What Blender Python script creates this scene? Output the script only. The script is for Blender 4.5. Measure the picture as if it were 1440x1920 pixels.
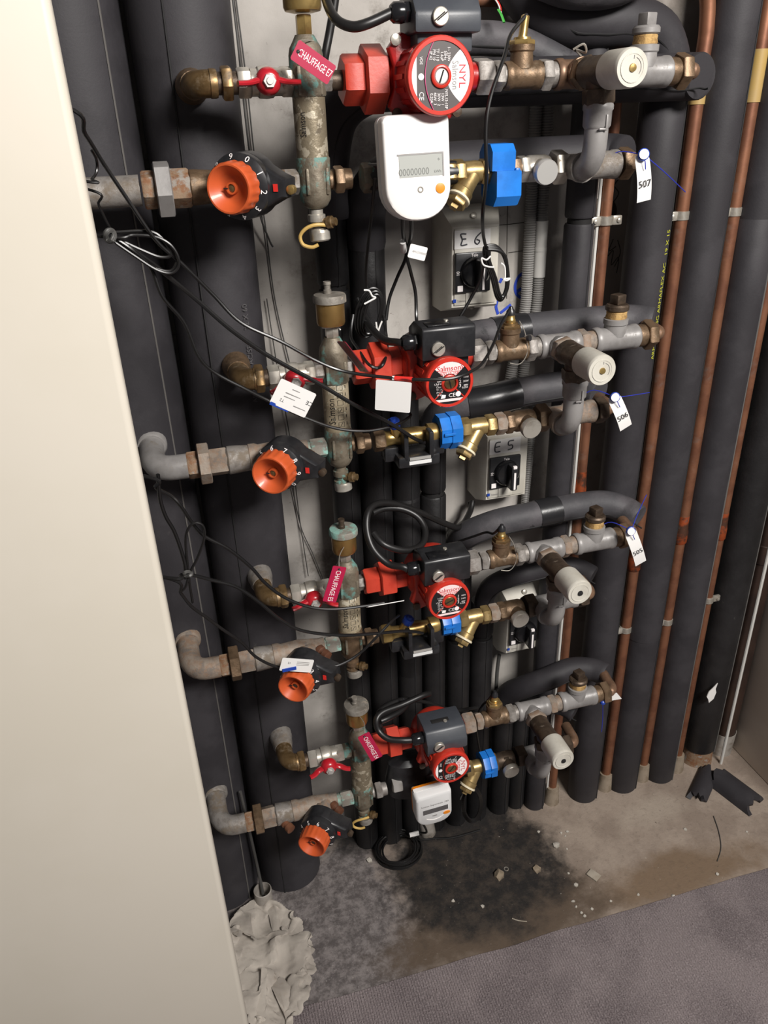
import bpy, bmesh, math, random
from mathutils import Vector as V, Matrix, noise
random.seed(7)
for o in list(bpy.data.objects): bpy.data.objects.remove(o)
SC = bpy.context.scene
COL = SC.collection

# ---------------------------------------------------------------- camera, world, light, exposure
CAM = V((0, -1.35, 1.62)); FPX = 1450.0
CR = V((0.96233692, -0.26989466, -0.03262712)); CU = V((0.15183228, 0.43402276, 0.88801532)); CF = V((0.22550968, 0.85952377, -0.45865484))
cam = bpy.data.objects.new('camera', bpy.data.cameras.new('camera')); COL.objects.link(cam)
cam.data.sensor_fit = 'HORIZONTAL'; cam.data.sensor_width = 36.0; cam.data.lens = FPX / 1440 * 36.0
cam.data.clip_start = .02
cam.matrix_world = Matrix(((CR.x, CU.x, -CF.x, CAM.x), (CR.y, CU.y, -CF.y, CAM.y), (CR.z, CU.z, -CF.z, CAM.z), (0, 0, 0, 1)))
SC.camera = cam
W = bpy.data.worlds.new('world'); SC.world = W; W.use_nodes = True
W.node_tree.nodes['Background'].inputs[0].default_value = (.96, .95, 1.0, 1); W.node_tree.nodes['Background'].inputs[1].default_value = .125
L = bpy.data.lights.new('ceiling_lamp', 'AREA'); L.shape = 'RECTANGLE'; L.size = 1.0; L.size_y = .5; L.energy = 123; L.color = (1, .962, .92)
lo = bpy.data.objects.new('ceiling_lamp', L); COL.objects.link(lo); lo.location = (1.15, -2.35, 2.75)
lo.rotation_euler = (V((.35, -.1, .9)) - lo.location).to_track_quat('-Z', 'Y').to_euler()
SC.view_settings.view_transform = 'Standard'; SC.view_settings.look = 'None'; SC.view_settings.gamma = 1
SC.view_settings.use_curve_mapping = False; SC.view_settings.exposure = 0.0

def at(px, py, Y):                     # the point on the plane at depth Y that stands at that place in the photograph
    d = CF * FPX + CR * (px - 720) - CU * (py - 960)
    return CAM + d * ((Y - CAM.y) / d.y)
def flo(px, py, z=0.0):
    d = CF * FPX + CR * (px - 720) - CU * (py - 960)
    return CAM + d * ((z - CAM.z) / d.z)

# ---------------------------------------------------------------- materials
def lin(h):
    h = h.lstrip('#'); c = [int(h[i:i + 2], 16) / 255 for i in (0, 2, 4)]
    return tuple(x / 12.92 if x <= .04045 else ((x + .055) / 1.055) ** 2.4 for x in c) + (1,)
class Nodes:
    def __init__(s, name):
        s.m = bpy.data.materials.new(name); s.m.use_nodes = True; s.t = s.m.node_tree; s.b = s.t.nodes['Principled BSDF']
        s.co = s.t.nodes.new('ShaderNodeTexCoord').outputs['Object']
    def n(s, ty, **k):
        x = s.t.nodes.new(ty)
        for a, v in k.items():
            if a[0] == 'i': x.inputs[int(a[1:])].default_value = v
            else: setattr(x, a, v)
        return x
    def l(s, a, b): s.t.links.new(a, b)
    def noise(s, sc, det=5, rough=.6, dist=0, co=None):
        x = s.n('ShaderNodeTexNoise'); x.inputs['Scale'].default_value = sc; x.inputs['Detail'].default_value = det
        x.inputs['Roughness'].default_value = rough; x.inputs['Distortion'].default_value = dist; s.l(co or s.co, x.inputs['Vector']); return x.outputs[0]
    def ramp(s, v, lo, hi):
        x = s.n('ShaderNodeMapRange'); x.inputs[1].default_value = lo; x.inputs[2].default_value = hi; s.l(v, x.inputs[0]); x.interpolation_type = 'SMOOTHSTEP'; return x.outputs[0]
    def math(s, op, a, b=None):
        x = s.n('ShaderNodeMath', operation=op)
        for i, v in enumerate((a, b)):
            if v is None: continue
            if isinstance(v, (int, float)): x.inputs[i].default_value = v
            else: s.l(v, x.inputs[i])
        return x.outputs[0]
    def mix(s, f, a, b):
        x = s.n('ShaderNodeMix', data_type='RGBA')
        for i, v in ((0, f), (6, a), (7, b)):
            if isinstance(v, str): v = lin(v)
            if isinstance(v, (tuple, float, int)): x.inputs[i].default_value = v
            else: s.l(v, x.inputs[i])
        return x.outputs[2]
    def bump(s, h, st, d=.002):
        x = s.n('ShaderNodeBump'); x.inputs['Strength'].default_value = st; x.inputs['Distance'].default_value = d; s.l(h, x.inputs['Height']); s.l(x.outputs[0], s.b.inputs['Normal'])
MATS = {}
def mat(name, c, rough=.5, metal=0, c2=None, sc=30, lo=.42, hi=.62, c3=None, sc3=12, lo3=.55, hi3=.66, bump=0, bsc=150, coat=0, emit=None, alpha=None, spec=None):
    k = Nodes(name); b = k.b; col = lin(c)
    b.inputs['Roughness'].default_value = rough; b.inputs['Metallic'].default_value = metal; b.inputs['Base Color'].default_value = col
    if spec is not None: b.inputs['Specular IOR Level'].default_value = spec
    out = None
    if c2: f = k.ramp(k.noise(sc), lo, hi); out = k.mix(f, c, c2)
    if c3:
        f3 = k.ramp(k.noise(sc3, 8, .7), lo3, hi3); out = k.mix(f3, out if out else c, c3)
        if metal:
            k.l(k.math('SUBTRACT', metal, k.math('MULTIPLY', f3, metal)), b.inputs['Metallic'])
            k.l(k.math('ADD', rough, k.math('MULTIPLY', f3, .75 - rough)), b.inputs['Roughness'])
    if out: k.l(out, b.inputs['Base Color'])
    if bump: k.bump(k.noise(bsc, 6, .65), bump)
    if coat: b.inputs['Coat Weight'].default_value = coat
    MATS[name] = k.m; return k.m
mat('foam', '2d2b2e', .62, 0, '363437', 9, c3='565351', sc3=25, lo3=.64, hi3=.85, bump=.12, bsc=260, spec=.35)
mat('foam_dusty', '3f3e41', .6, 0, '504d50', 12, c3='2a292b', sc3=30, lo3=.62, hi3=.72, bump=.35, bsc=90, spec=.4)
mat('foam_old', '181718', .5, 0, '201f20', 12, c3='55524e', sc3=40, lo3=.66, hi3=.8, bump=.4, bsc=70)
mat('black_tape', '242426', .3, bump=.15, bsc=60)
mat('gap_dark', '141212', .8)
mat('seam', '1b1a1b', .8)
mat('seam_dust', '5b5855', .8)
mat('copper', '8d6048', .45, .55, '784f3c', 14, c3='57443a', sc3=16, lo3=.54, hi3=.72, bump=.05)
mat('copper_dull', '7d6350', .42, .55, '8f6f58', 40, c3='5f4f44', sc3=40, lo3=.55, hi3=.7, bump=.1)
mat('copper_burnt', '5a3d30', .5, .6, 'b0552f', 40, .4, .6, c3='3c3834', sc3=30)
mat('brass', '8f7450', .38, .75, '78603f', 40, c3='6d6254', sc3=35, lo3=.52, hi3=.75, bump=.08)
mat('brass_bright', 'b89c62', .32, .75, 'a08552', 40, bump=.05)
mat('brass_gold', 'aa9263', .36, .7, '967e52', 60, c3='8d7c5e', sc3=60, lo3=.55, hi3=.8, bump=.1, bsc=300)
mat('bronze', '7c6650', .45, .6, '675440', 60, c3='8d8070', sc3=40, lo3=.55, hi3=.75, bump=.25, bsc=250)
mat('dark_bronze', '5d4f42', .45, .6, '4b3f35', 50, c3='85786a', sc3=60, lo3=.6, hi3=.75, bump=.25, bsc=200)
mat('nickel', 'b9b4aa', .36, .55, 'a19a8f', 40, c3='8f8472', sc3=40, lo3=.58, hi3=.75, bump=.05)
mat('nickel_clean', 'd0cec9', .38, .6)
mat('grey_paint', '8b8886', .42, .1, '7e7b79', 30, c3='6d675f', sc3=28, lo3=.58, hi3=.72, bump=.12, bsc=120)
mat('galvanised', '8d8883', .5, .3, '77716b', 60, c3='6c6154', sc3=24, lo3=.5, hi3=.66, bump=.3, bsc=220)
mat('rusty', '8a735d', .75, .1, '80593d', 60, c3='8f8880', sc3=45, lo3=.5, hi3=.6, bump=.5, bsc=200)
mat('rust_grey', '8c8074', .65, .15, '86705e', 55, c3='6f665e', sc3=45, lo3=.5, hi3=.62, bump=.4, bsc=180)
mat('verdigris', '786f60', .5, .35, '62584a', 45, c3='628a82', sc3=38, lo3=.5, hi3=.62, bump=.35, bsc=180)
mat('verdigris_heavy', '837d74', .65, .15, '86b0a4', 32, .47, .6, c3='77706a', sc3=60, lo3=.55, hi3=.66, bump=.4, bsc=200)
mat('sleeve_label', 'a99c84', .45, .1, '8d8169', 60, c3='c5bda9', sc3=30, lo3=.54, hi3=.6, bump=.2, bsc=120)
mat('sleeve_peeling', '857a66', .4, .4, 'b9af9b', 55, .52, .56, c3='5d5343', sc3=40, lo3=.56, hi3=.62, bump=.35, bsc=120)
mat('vent_brass', 'a98752', .35, .8, '947344', 25, c3='8b8376', sc3=14, lo3=.55, hi3=.64, bump=.1)
mat('cap_grey', '88837b', .6, .3, '726c64', 50, c3='a29484', sc3=40, bump=.3)
mat('red_paint', 'b83222', .38, 0, 'ad2c1e', 20, c3='97392c', sc3=70, lo3=.66, hi3=.8, bump=.2, bsc=140, coat=.15)
mat('red_deep', 'a81c1c', .3, 0, '9c1818', 20, bump=.15, bsc=140, coat=.3)
mat('red_union', 'bd3d2a', .45, 0, 'b43524', 30, c3='8f4a38', sc3=60, lo3=.68, hi3=.78, bump=.15, bsc=140, coat=.08)
mat('red_face', 'c03022', .35, coat=.15)
mat('red_handle', 'ac1a26', .3, coat=.3)
mat('red_tag', 'ab1a42', .35)
mat('tag_back', '6d1626', .3)
mat('black_plastic', '1f1f21', .32, 0, '29292b', 40, c3='4a4744', sc3=60, lo3=.7, hi3=.85)
mat('black_gloss', '19191b', .18)
mat('dark_grey_plastic', '3b3e44', .4, 0, '44474c', 10, bump=.05, bsc=400)
mat('disc_black', '1c1b1c', .3)
mat('disc_grey', '55504f', .35)
mat('white_print', 'f2ecea', .4)
mat('pink_print', 'f0d8d6', .4)
mat('pink_line', 'd84a86', .4)
mat('red_print', 'c4303a', .4)
mat('black_print', '1c1b1c', .5)
mat('grey_print', '8d8a88', .5)
mat('yellow_print', 'b8b83a', .6)
mat('faint_print', '4d4b4c', .7)
mat('blue_ink', '2743ae', .5)
mat('pen_ink', '3f4046', .5)
mat('wall_ink', '3a3630', .7)
mat('orange', 'c4562a', .42, 0, 'bb5026', 20, coat=.15)
mat('orange_button', 'e8891f', .4)
mat('white_plastic', 'ece8e4', .35)
mat('white_case', 'dcdcdb', .35)
mat('ivory', 'd9cfb4', .45)
mat('lcd', 'a9aba6', .25)
mat('lcd_dark', '5b5959', .2)
mat('lcd_ink', '6f716d', .4)
mat('knob_white', 'c3bfb4', .45, 0, 'b6b1a5', 20, bump=.1, bsc=500)
mat('blue_plastic', '1f76cf', .35, 0, '1a69bb', 20)
mat('dark_blue', '1c3f9c', .4)
mat('box_white', 'c7c3b9', .42, 0, 'bcb7ab', 12, c3='a39d8e', sc3=50, lo3=.68, hi3=.85)
mat('box_side', '9c988e', .5)
mat('paper', 'e3e1de', .6)
mat('tape_yellow', 'a58a56', .5, 0, 'a98c50', 30)
mat('hemp', 'bd9a62', .8, 0, '8f6f42', 90, bump=.6, bsc=200)
mat('cord', '1a1919', .4, spec=.5)
mat('cable', '161515', .32, spec=.55)
mat('cable_grey', '4a4947', .5)
mat('tie_white', 'e8e6e2', .4)
mat('blue_string', '2a36a8', .5)
mat('strap_tan', 'c2a15c', .5)
mat('conduit', '83817e', .5)
mat('conduit_white', 'c6c4bf', .45)
mat('pvc', '9a948d', .55, 0, '857e76', 30, c3='6a635a', sc3=30)
mat('pvc_dark', '3a2b24', .4, 0, '2c211d', 8)
mat('sleeve_tan', '8d8070', .8, 0, '796c5b', 40, bump=.4, bsc=80)
mat('cream', 'cdc6b9', .45, 0, 'cac3b5', 2, c3='a39c90', sc3=45, lo3=.74, hi3=.8, bump=.02, bsc=60)
mat('beige_wall', 'dcd2c7', .6, 0, 'd5cabe', 5)
mat('rag', 'ada59b', .85, 0, '9b938a', 14, c3='857460', sc3=9, lo3=.6, hi3=.76, bump=.35, bsc=60)
mat('stone', '8d7f6c', .9, 0, '6f6252', 60, bump=.6, bsc=120)
mat('plaster', 'b5afa5', .9, 0, '958f84', 60, bump=.5)
mat('cardboard', 'a39a8c', .8, 0, '93897a', 30)
mat('green_wire', '3f9a3c', .4)
mat('red_flag', 'd9302a', .4)

def concrete_wall():
    k = Nodes('concrete_wall'); b = k.b
    base = k.mix(k.ramp(k.noise(3.5, 6, .6), .35, .65), 'a09b95', 'b7b2ac')
    base = k.mix(k.ramp(k.noise(11, 8, .72), .5, .72), base, '7a746d')
    base = k.mix(k.ramp(k.noise(120, 4, .6), .68, .76), base, '746e68')
    sp = k.n('ShaderNodeSeparateXYZ'); k.l(k.co, sp.inputs[0])
    # the bay right of the risers is mixed towards a darker, browner tone
    base = k.mix(k.math('MULTIPLY', k.ramp(sp.outputs[0], .70, .76), .5), base, '857a70')
    k.l(base, b.inputs['Base Color']); b.inputs['Roughness'].default_value = .8
    k.bump(k.noise(60, 8, .7), .25)
    return k.m
def concrete_floor():
    k = Nodes('concrete_floor'); b = k.b
    sp = k.n('ShaderNodeSeparateXYZ'); k.l(k.co, sp.inputs[0]); X, Y = sp.outputs[0], sp.outputs[1]
    w = k.math('SUBTRACT', k.noise(9, 8, .65), .5)
    def blob(cx, cy, rx, ry, soft=.25, wob=1.6):
        a = k.math('DIVIDE', k.math('SUBTRACT', X, cx), rx); c = k.math('DIVIDE', k.math('SUBTRACT', Y, cy), ry)
        d = k.math('SQRT', k.math('ADD', k.math('MULTIPLY', a, a), k.math('MULTIPLY', c, c)))
        return k.ramp(k.math('ADD', d, k.math('MULTIPLY', w, wob)), 1 + soft, 1 - soft)
    base = k.mix(k.ramp(k.noise(7, 8, .65), .38, .62), '85776b', '998b7e')
    grey = k.mix(k.ramp(k.noise(36, 10, .8, .12), .4, .62), '544e4d', '827b79')
    base = k.mix(blob(.1, -.26, .26, .34, .3), base, grey)
    base = k.mix(blob(.95, -.34, .2, .06, .4), base, '75624f')
    base = k.mix(blob(.5, -.33, .26, .1, .35), base, '57493c')
    base = k.mix(blob(.5, -.17, .215, .19, .2, 1.3), base, k.mix(k.ramp(k.noise(25, 8, .7), .4, .65), '1a1716', '3a322b'))
    base = k.mix(blob(.44, .0, .3, .07, .3, 1.), base, '1e1b1a')
    base = k.mix(k.math('MULTIPLY', blob(1.0, -.16, .09, .04, .5), .6), base, 'a89c8e')
    # efflorescence crust, white flecks and crumbs
    v = k.ramp(k.noise(55, 10, .8, 1.2), .60, .68)
    base = k.mix(k.math('MULTIPLY', k.math('MULTIPLY', v, blob(.16, -.25, .17, .2, .4)), .85), base, 'b3aca9')
    base = k.mix(k.math('MULTIPLY', k.ramp(k.noise(70, 10, .85, .5), .5, .68), .4), base, '463d36')
    base = k.mix(k.math('MULTIPLY', k.ramp(k.noise(150, 3, .5), .72, .76), .8), base, 'b5ac9f')
    base = k.mix(k.math('MULTIPLY', k.ramp(k.noise(90, 3, .5), .70, .78), .8), base, '4a4038')
    k.l(base, b.inputs['Base Color']); b.inputs['Roughness'].default_value = .75
    k.bump(k.noise(45, 10, .75), .5, .004)
    return k.m
def carpet_mat():
    k = Nodes('carpet'); b = k.b
    base = k.mix(k.ramp(k.noise(5, 6, .6), .38, .65), '827878', '6a6162')
    wv = k.n('ShaderNodeTexWave', wave_type='BANDS', bands_direction='X'); wv.inputs['Scale'].default_value = 55; wv.inputs['Distortion'].default_value = 3; wv.inputs['Detail'].default_value = 4; wv.inputs['Detail Scale'].default_value = 4
    k.l(k.co, wv.inputs['Vector'])
    n2 = k.noise(330, 3, .6)
    base = k.mix(k.math('MULTIPLY', k.ramp(n2, .4, .7), .45), base, 'a59b9b')
    k.l(base, b.inputs['Base Color']); b.inputs['Roughness'].default_value = .95; b.inputs['Specular IOR Level'].default_value = .1
    h = k.math('ADD', k.math('MULTIPLY', wv.outputs['Fac'], .6), n2); k.bump(h, .9, .003)
    return k.m

# ---------------------------------------------------------------- mesh building
def catmull(pts, k=6, closed=False):
    pts = [V(p) for p in pts]
    if len(pts) < 3 or k < 2: return pts
    out = []; n = len(pts)
    for i in range(n if closed else n - 1):
        if closed: p0, p1, p2, p3 = pts[i - 1], pts[i], pts[(i + 1) % n], pts[(i + 2) % n]
        else: p0, p1, p2, p3 = pts[max(i - 1, 0)], pts[i], pts[i + 1], pts[min(i + 2, n - 1)]
        for j in range(k):
            t = j / k
            out.append(.5 * ((2 * p1) + (p2 - p0) * t + (2 * p0 - 5 * p1 + 4 * p2 - p3) * t * t + (3 * p1 - p0 - 3 * p2 + p3) * t ** 3))
    if not closed: out.append(pts[-1])
    return out
def arcpath(a, c, b, k=8):               # a -> corner c -> b as a rounded bend
    a, b, c = V(a), V(b), V(c)
    return [a * (1 - t) ** 2 + c * 2 * t * (1 - t) + b * t * t for t in [i / k for i in range(k + 1)]]
X_, Y_, Z_ = V((1, 0, 0)), V((0, 1, 0)), V((0, 0, 1))
class M:
    def __init__(s): s.v = []; s.f = []
    def ring(s, c, a, b, r, n, rot=0):
        i = len(s.v)
        for k in range(n):
            t = 2 * math.pi * k / n + rot; s.v.append(c + a * (math.cos(t) * r) + b * (math.sin(t) * r))
        return list(range(i, i + n))
    def bridge(s, A, B):
        n = len(A)
        for k in range(n): s.f.append((A[k], A[(k + 1) % n], B[(k + 1) % n], B[k]))
    def lathe(s, p, d, prof, n=20, rot=0):
        p = V(p); d = V(d).normalized(); a = d.cross(Z_ if abs(d.z) < .9 else X_).normalized(); b = d.cross(a); R = None
        for t, r in prof:
            q = s.ring(p + d * t, a, b, max(r, 1e-5), n, rot)
            if R: s.bridge(R, q)
            else: s.f.append(tuple(reversed(q)))
            R = q
        s.f.append(tuple(R)); return s
    def hexa(s, p, d, h, r, ch=.1, n=6, rot=0):
        c = min(ch * r, h * .3); return s.lathe(p, d, [(0, r * .92), (c, r), (h - c, r), (h, r * .92)], n, rot)
    def tube(s, pts, r, n=10, k=6, closed=False, flat=1):
        P = catmull(pts, k, closed); N = len(P); T = []
        for i in range(N):
            if closed: t = P[(i + 1) % N] - P[i - 1]
            else: t = P[min(i + 1, N - 1)] - P[max(i - 1, 0)]
            T.append(t.normalized())
        a = T[0].cross(Z_ if abs(T[0].z) < .9 else X_).normalized(); R = None; first = None
        for i in range(N):
            a = (a - T[i] * a.dot(T[i])).normalized(); b = T[i].cross(a)
            rr = r(i / (N - 1)) if callable(r) else r
            q = s.ring(P[i], a, b * flat, rr, n)
            if R: s.bridge(R, q)
            else: first = q
            R = q
        if closed: s.bridge(R, first)
        else: s.f.append(tuple(reversed(first))); s.f.append(tuple(R))
        return s
    def box(s, c, size, b=0, rot=None, seg=2):
        bm = bmesh.new(); bmesh.ops.create_cube(bm, size=1); bmesh.ops.scale(bm, vec=V(size), verts=bm.verts)
        if b: bmesh.ops.bevel(bm, geom=bm.edges[:], offset=b, segments=seg, affect='EDGES', profile=.5)
        s.absorb(bm, Matrix.Translation(V(c)) @ (rot.to_4x4() if rot else Matrix())); return s
    def absorb(s, bm, mt=None):
        i = len(s.v); bm.verts.index_update()
        for v in bm.verts: s.v.append((mt @ v.co) if mt else v.co.copy())
        for f in bm.faces: s.f.append(tuple(i + v.index for v in f.verts))
        bm.free()
    def prism(s, o2, o, ux, uy, h, b=0):     # outline in (ux,uy), thickness h along ux x uy, front edge eased by b
        o, ux, uy = V(o), V(ux), V(uy); n = ux.cross(uy); cx = sum(p[0] for p in o2) / len(o2); cy = sum(p[1] for p in o2) / len(o2)
        R = None; w = max(max(abs(p[0] - cx) for p in o2), max(abs(p[1] - cy) for p in o2))
        lv = [(0, 1), (h, 1)] if not b else [(0, 1), (h - b, 1), (h - b * .3, 1 - .35 * b / w), (h, 1 - b / w)]
        for t, k in lv:
            i = len(s.v)
            for p in o2: s.v.append(o + ux * (cx + (p[0] - cx) * k) + uy * (cy + (p[1] - cy) * k) + n * t)
            q = list(range(i, len(s.v)))
            if R: s.bridge(R, q)
            else: s.f.append(tuple(reversed(q)))
            R = q
        s.f.append(tuple(R)); return s
    def poly(s, pts, o, ux, uy):
        i = len(s.v)
        for p in pts: s.v.append(V(o) + V(ux) * p[0] + V(uy) * p[1])
        s.f.append(tuple(range(i, len(s.v)))); return s
ORG = {}
def obj(name, m, mt, parent=None, label=None, zero=False):
    org = ORG.get(parent.name, V((0, 0, 0))) if parent else V((0, 0, 0))
    if not parent and zero: org = V((0, 0, 0))
    elif not parent:
        n = len(m.v); org = V((sum(v.x for v in m.v) / n, sum(v.y for v in m.v) / n, min(v.z for v in m.v)))
    me = bpy.data.meshes.new(name); me.from_pydata([v - org for v in m.v], [], m.f); me.validate()
    me.polygons.foreach_set('use_smooth', [True] * len(me.polygons)); me.set_sharp_from_angle(angle=math.radians(38))
    me.materials.append(MATS[mt] if isinstance(mt, str) else mt)
    o = bpy.data.objects.new(name, me); COL.objects.link(o)
    if parent: o.parent = parent; ORG[o.name] = org
    else: o.location = org; ORG[o.name] = org
    if label: o['label'] = label
    return o
def thing(name, label, cat, loc, group=None):
    o = bpy.data.objects.new(name, None); COL.objects.link(o); o.location = loc; o.empty_display_size = .02; ORG[o.name] = V(loc)
    o['label'] = label; o['category'] = cat
    if group: o['group'] = group
    return o
def tag(o, label, cat, group=None):
    o['label'] = label; o['category'] = cat
    if group: o['group'] = group
    return o
def struct(name, m, mt): o = obj(name, m, mt, zero=True); o['kind'] = 'structure'; return o
def text(s, o, ux, uy, size, mt, parent, name='lettering', align='CENTER', cyl=None, sx=1, label=None):
    cu = bpy.data.curves.new('t', 'FONT'); cu.body = s; cu.size = 1; cu.align_x = align; cu.align_y = 'CENTER'; cu.resolution_u = 2
    ob = bpy.data.objects.new('t', cu); COL.objects.link(ob); bpy.context.view_layer.update()
    me = bpy.data.meshes.new_from_object(ob.evaluated_get(bpy.context.evaluated_depsgraph_get()))
    m = M(); ux, uy, o = V(ux), V(uy), V(o)
    for v in me.vertices:
        a, b = v.co.x * size * sx, v.co.y * size
        if cyl: m.v.append(cyl(a, b))
        else: m.v.append(o + ux * a + uy * b)
    m.f = [tuple(p.vertices) for p in me.polygons]
    bpy.data.objects.remove(ob); bpy.data.curves.remove(cu); bpy.data.meshes.remove(me)
    return obj(name, m, mt, parent, label)
def circ(r, n=24, cx=0, cy=0): return [(cx + r * math.cos(2 * math.pi * i / n), cy + r * math.sin(2 * math.pi * i / n)) for i in range(n)]
FRONT = (X_, Z_)                             # prism/poly on (X,Z) has normal X x Z = -Y: faces the viewer
P = -.2                                      # depth of the plumbing plane
ZT = [1.660, 1.267, .872, .481]; ZL = [1.539, 1.141, .749, .352]
ROW = ['top', 'second', 'third', 'bottom']; FLAT = ['E7', 'E6', 'E5', 'E4']

# ---------------------------------------------------------------- setting
struct('wall_back', M().box((.45, .09, 1.35), (2.1, .1, 2.7)), concrete_wall())
struct('floor', M().box((.45, -.17, -.05), (2.1, .62, .1)).box((.45, -1.4, -.05), (2.1, 1.9, .1)), concrete_floor())
struct('wall_right', M().box((1.385, -.2, 1.35), (.1, .48, 2.7), .004), 'beige_wall')
lw = M().box((-.435, -.495, 1.35), (.75, .03, 2.7), .008, seg=3)
struct('wall_left', lw, 'cream')
# carpet
cm = M(); nx, ny = 60, 40
for j in range(ny + 1):
    for i in range(nx + 1):
        x = -.5 + i / nx * 1.9; y = -.388 - (j / ny) ** 1.4 * 1.7 + (.004 * noise.noise(V((x * 9, 0, 3))) if j == 0 else 0)
        cm.v.append(V((x, y, .0035 + .0012 * noise.noise(V((x * 12, y * 12, 1))))))
for j in range(ny):
    for i in range(nx):
        a = j * (nx + 1) + i; cm.f.append((a + nx + 1, a + nx + 2, a + 1, a))
for i in range(nx + 1): v = cm.v[i]; cm.v.append(V((v.x, v.y + .002, .0005)))
b0 = (nx + 1) * (ny + 1)
for i in range(nx): cm.f.append((i, i + 1, b0 + i + 1, b0 + i))
tag(obj('carpet', cm, carpet_mat(), zero=True), 'grey purple woven carpet ending at the bare concrete floor', 'carpet')

# blue marker writing on the wall
YW = .0395
def ink(name, strokes, r, mt, Y, parent=None, flat=.25):
    m = M()
    for st in strokes:
        pts = [at(p[0], p[1], Y) for p in st]; m.tube(pts, r, 6, 5)
    for i, v in enumerate(m.v): m.v[i] = V((v.x, Y + (v.y - Y) * flat, v.z))
    return obj(name, m, mt, parent)
wb = bpy.data.objects['wall_back']
ink('marker_writing', [[(986, 511), (974, 517), (966, 535), (969, 552), (982, 561), (990, 561)], [(969, 548), (978, 541), (990, 541)], [(933, 563), (930, 575), (934, 589)], [(938, 587), (958, 571)], [(937, 530), (941, 522)]], .0032, 'blue_ink', YW, wb)
ink('board_joint', [[(955, 300), (951, 420), (950, 560)], [(925, 423), (960, 420), (1004, 414)], [(953, 474), (975, 471), (995, 468)]], .0008, 'wall_ink', YW, wb)
ink('pencil_writing', [[(1161, 335), (1152, 348), (1160, 362), (1151, 378)], [(1150, 448), (1142, 470), (1155, 462)], [(1140, 480), (1150, 470), (1146, 497), (1160, 482), (1156, 512)], [(1158, 450), (1163, 474), (1152, 500)]], .001, 'wall_ink', YW, wb)

# ---------------------------------------------------------------- vertical pipes
def riser(name, label, x, y, r, z0, z1, joints=(), group=None, seam=-.6, mt='foam', print_=None, seam_mt='seam', cat='pipe'):
    t = thing(name, label, cat, (x, y, z0), group)
    zs = [z0] + list(joints) + [z1]
    for i in range(len(zs) - 1):
        a, b = zs[i] + (.005 if i else 0), zs[i + 1] - (.005 if i < len(zs) - 2 else 0)
        m = M(); n = max(3, int((b - a) / .12)); ph = random.random() * 9
        m.lathe((x, y, a), Z_, [(0, r * .95)] + [((b - a) * k / n if 0 < k < n else (.004 if k == 0 else b - a - .004), r * (1 + .025 * noise.noise(V((x * 7, ph, k * .7))))) for k in range(n + 1)] + [(b - a, r * .93)], 28)
        sg = obj('insulation', m, mt, t)
        if seam is not None:
            pts = []
            for k in range(9):
                s = seam + .05 * noise.noise(V((x * 5, k * .9, i))); zz = a + (b - a) * k / 8
                pts.append(V((x + r * 1.0 * math.sin(s), y - r * 1.0 * math.cos(s), zz)))
            obj('seam', M().tube(pts, .0016, 5, 3), seam_mt, sg)
    if joints: obj('inner_pipe', M().lathe((x, y, z0 + .01), Z_, [(0, r * .82), (z1 - z0 - .02, r * .82)], 16), 'gap_dark', t)
    if print_:
        s, zz, ang, size, pm = print_
        text(s, (0, 0, 0), X_, Z_, size, pm, t, 'print', cyl=lambda a, b: V((x + (r * 1.03) * math.sin(ang - b / r), y - (r * 1.03) * math.cos(ang - b / r), zz + a)))
    return t
def spin(objs, c, R):                     # turn finished parts about a point
    for o in objs:
        g = ORG[o.name]
        for v_ in o.data.vertices: v_.co = R @ (v_.co + g - c) + c - g
        spin(o.children, c, R)
def cyl_text(x, y, r, zz, ang): return lambda a, b: V((x + r * math.sin(ang - b / r), y - r * math.cos(ang - b / r), zz + a))

riser('insulated_pipe', 'thick black insulated riser half hidden behind the cream panel', -.084, -.045, .0795, -.001, 2.5, (), None, .75, seam_mt='seam_dust')
riser('insulated_pipe', 'thick black insulated riser just left of the bare concrete strip', .0735, -.045, .0725, -.001, 2.5, (), None, -.35, print_=('ARMAFLEX AC/SE       32 X 60', 1.28, .55, .0125, 'faint_print'))
riser('insulated_pipe', 'narrow black insulated riser behind the separators, leftmost of the middle group', .272, -.03, .027, 0, 1.5, (1.36,), None, .2, mt='foam_old')
riser('insulated_pipe', 'narrow black insulated riser second from left in the middle group', .332, -.03, .031, 0, 1.47, (1.372, .7), None, .3, mt='foam_old')
riser('insulated_pipe', 'narrow black insulated riser with a torn joint below the second pump', .392, -.03, .028, 0, 1.22, (.955, .5), None, .2, mt='foam_old')
riser('insulated_pipe', 'narrow black insulated riser rising beneath the third red pump', .449, -.03, .026, 0, 1.1, (.945,), None, .3, mt='foam_old')
riser('insulated_pipe', 'narrow black insulated riser left of the lowest switch box', .507, -.03, .027, 0, .84, (.575,), None, .1, mt='foam_old')
riser('insulated_pipe', 'narrow black insulated riser curving up under the third row strainer', .563, -.03, .026, 0, .66, (.57,), None, .1, mt='foam_old')
riser('insulated_pipe', 'short narrow black insulated riser right of the bottom blue clamp', .625, -.03, .026, 0, .38, (), None, .3, mt='foam_old')
riser('insulated_pipe', 'short narrow black insulated riser beside the thin white conduit', .672, -.03, .022, 0, .33, (), None, .3, mt='foam_old')
riser('insulated_pipe', 'black insulated riser between the grey conduits and the first copper pipe', .719, -.045, .0265, 0, 1.70, (1.44,), None, .5)
riser('insulated_pipe', 'black insulated riser with yellow print, between first and second copper pipes', .856, -.05, .0385, -.001, 1.64, (1.432, .505), None, .75, print_=('ARMSTRONG ARMAFLEX AC   19 X 15', 1.30, .55, .014, 'yellow_print'))
riser('insulated_pipe', 'black insulated riser between the second and third copper pipes', .970, -.05, .0405, -.001, 2.5, (1.434, .50), None, .75)
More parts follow.
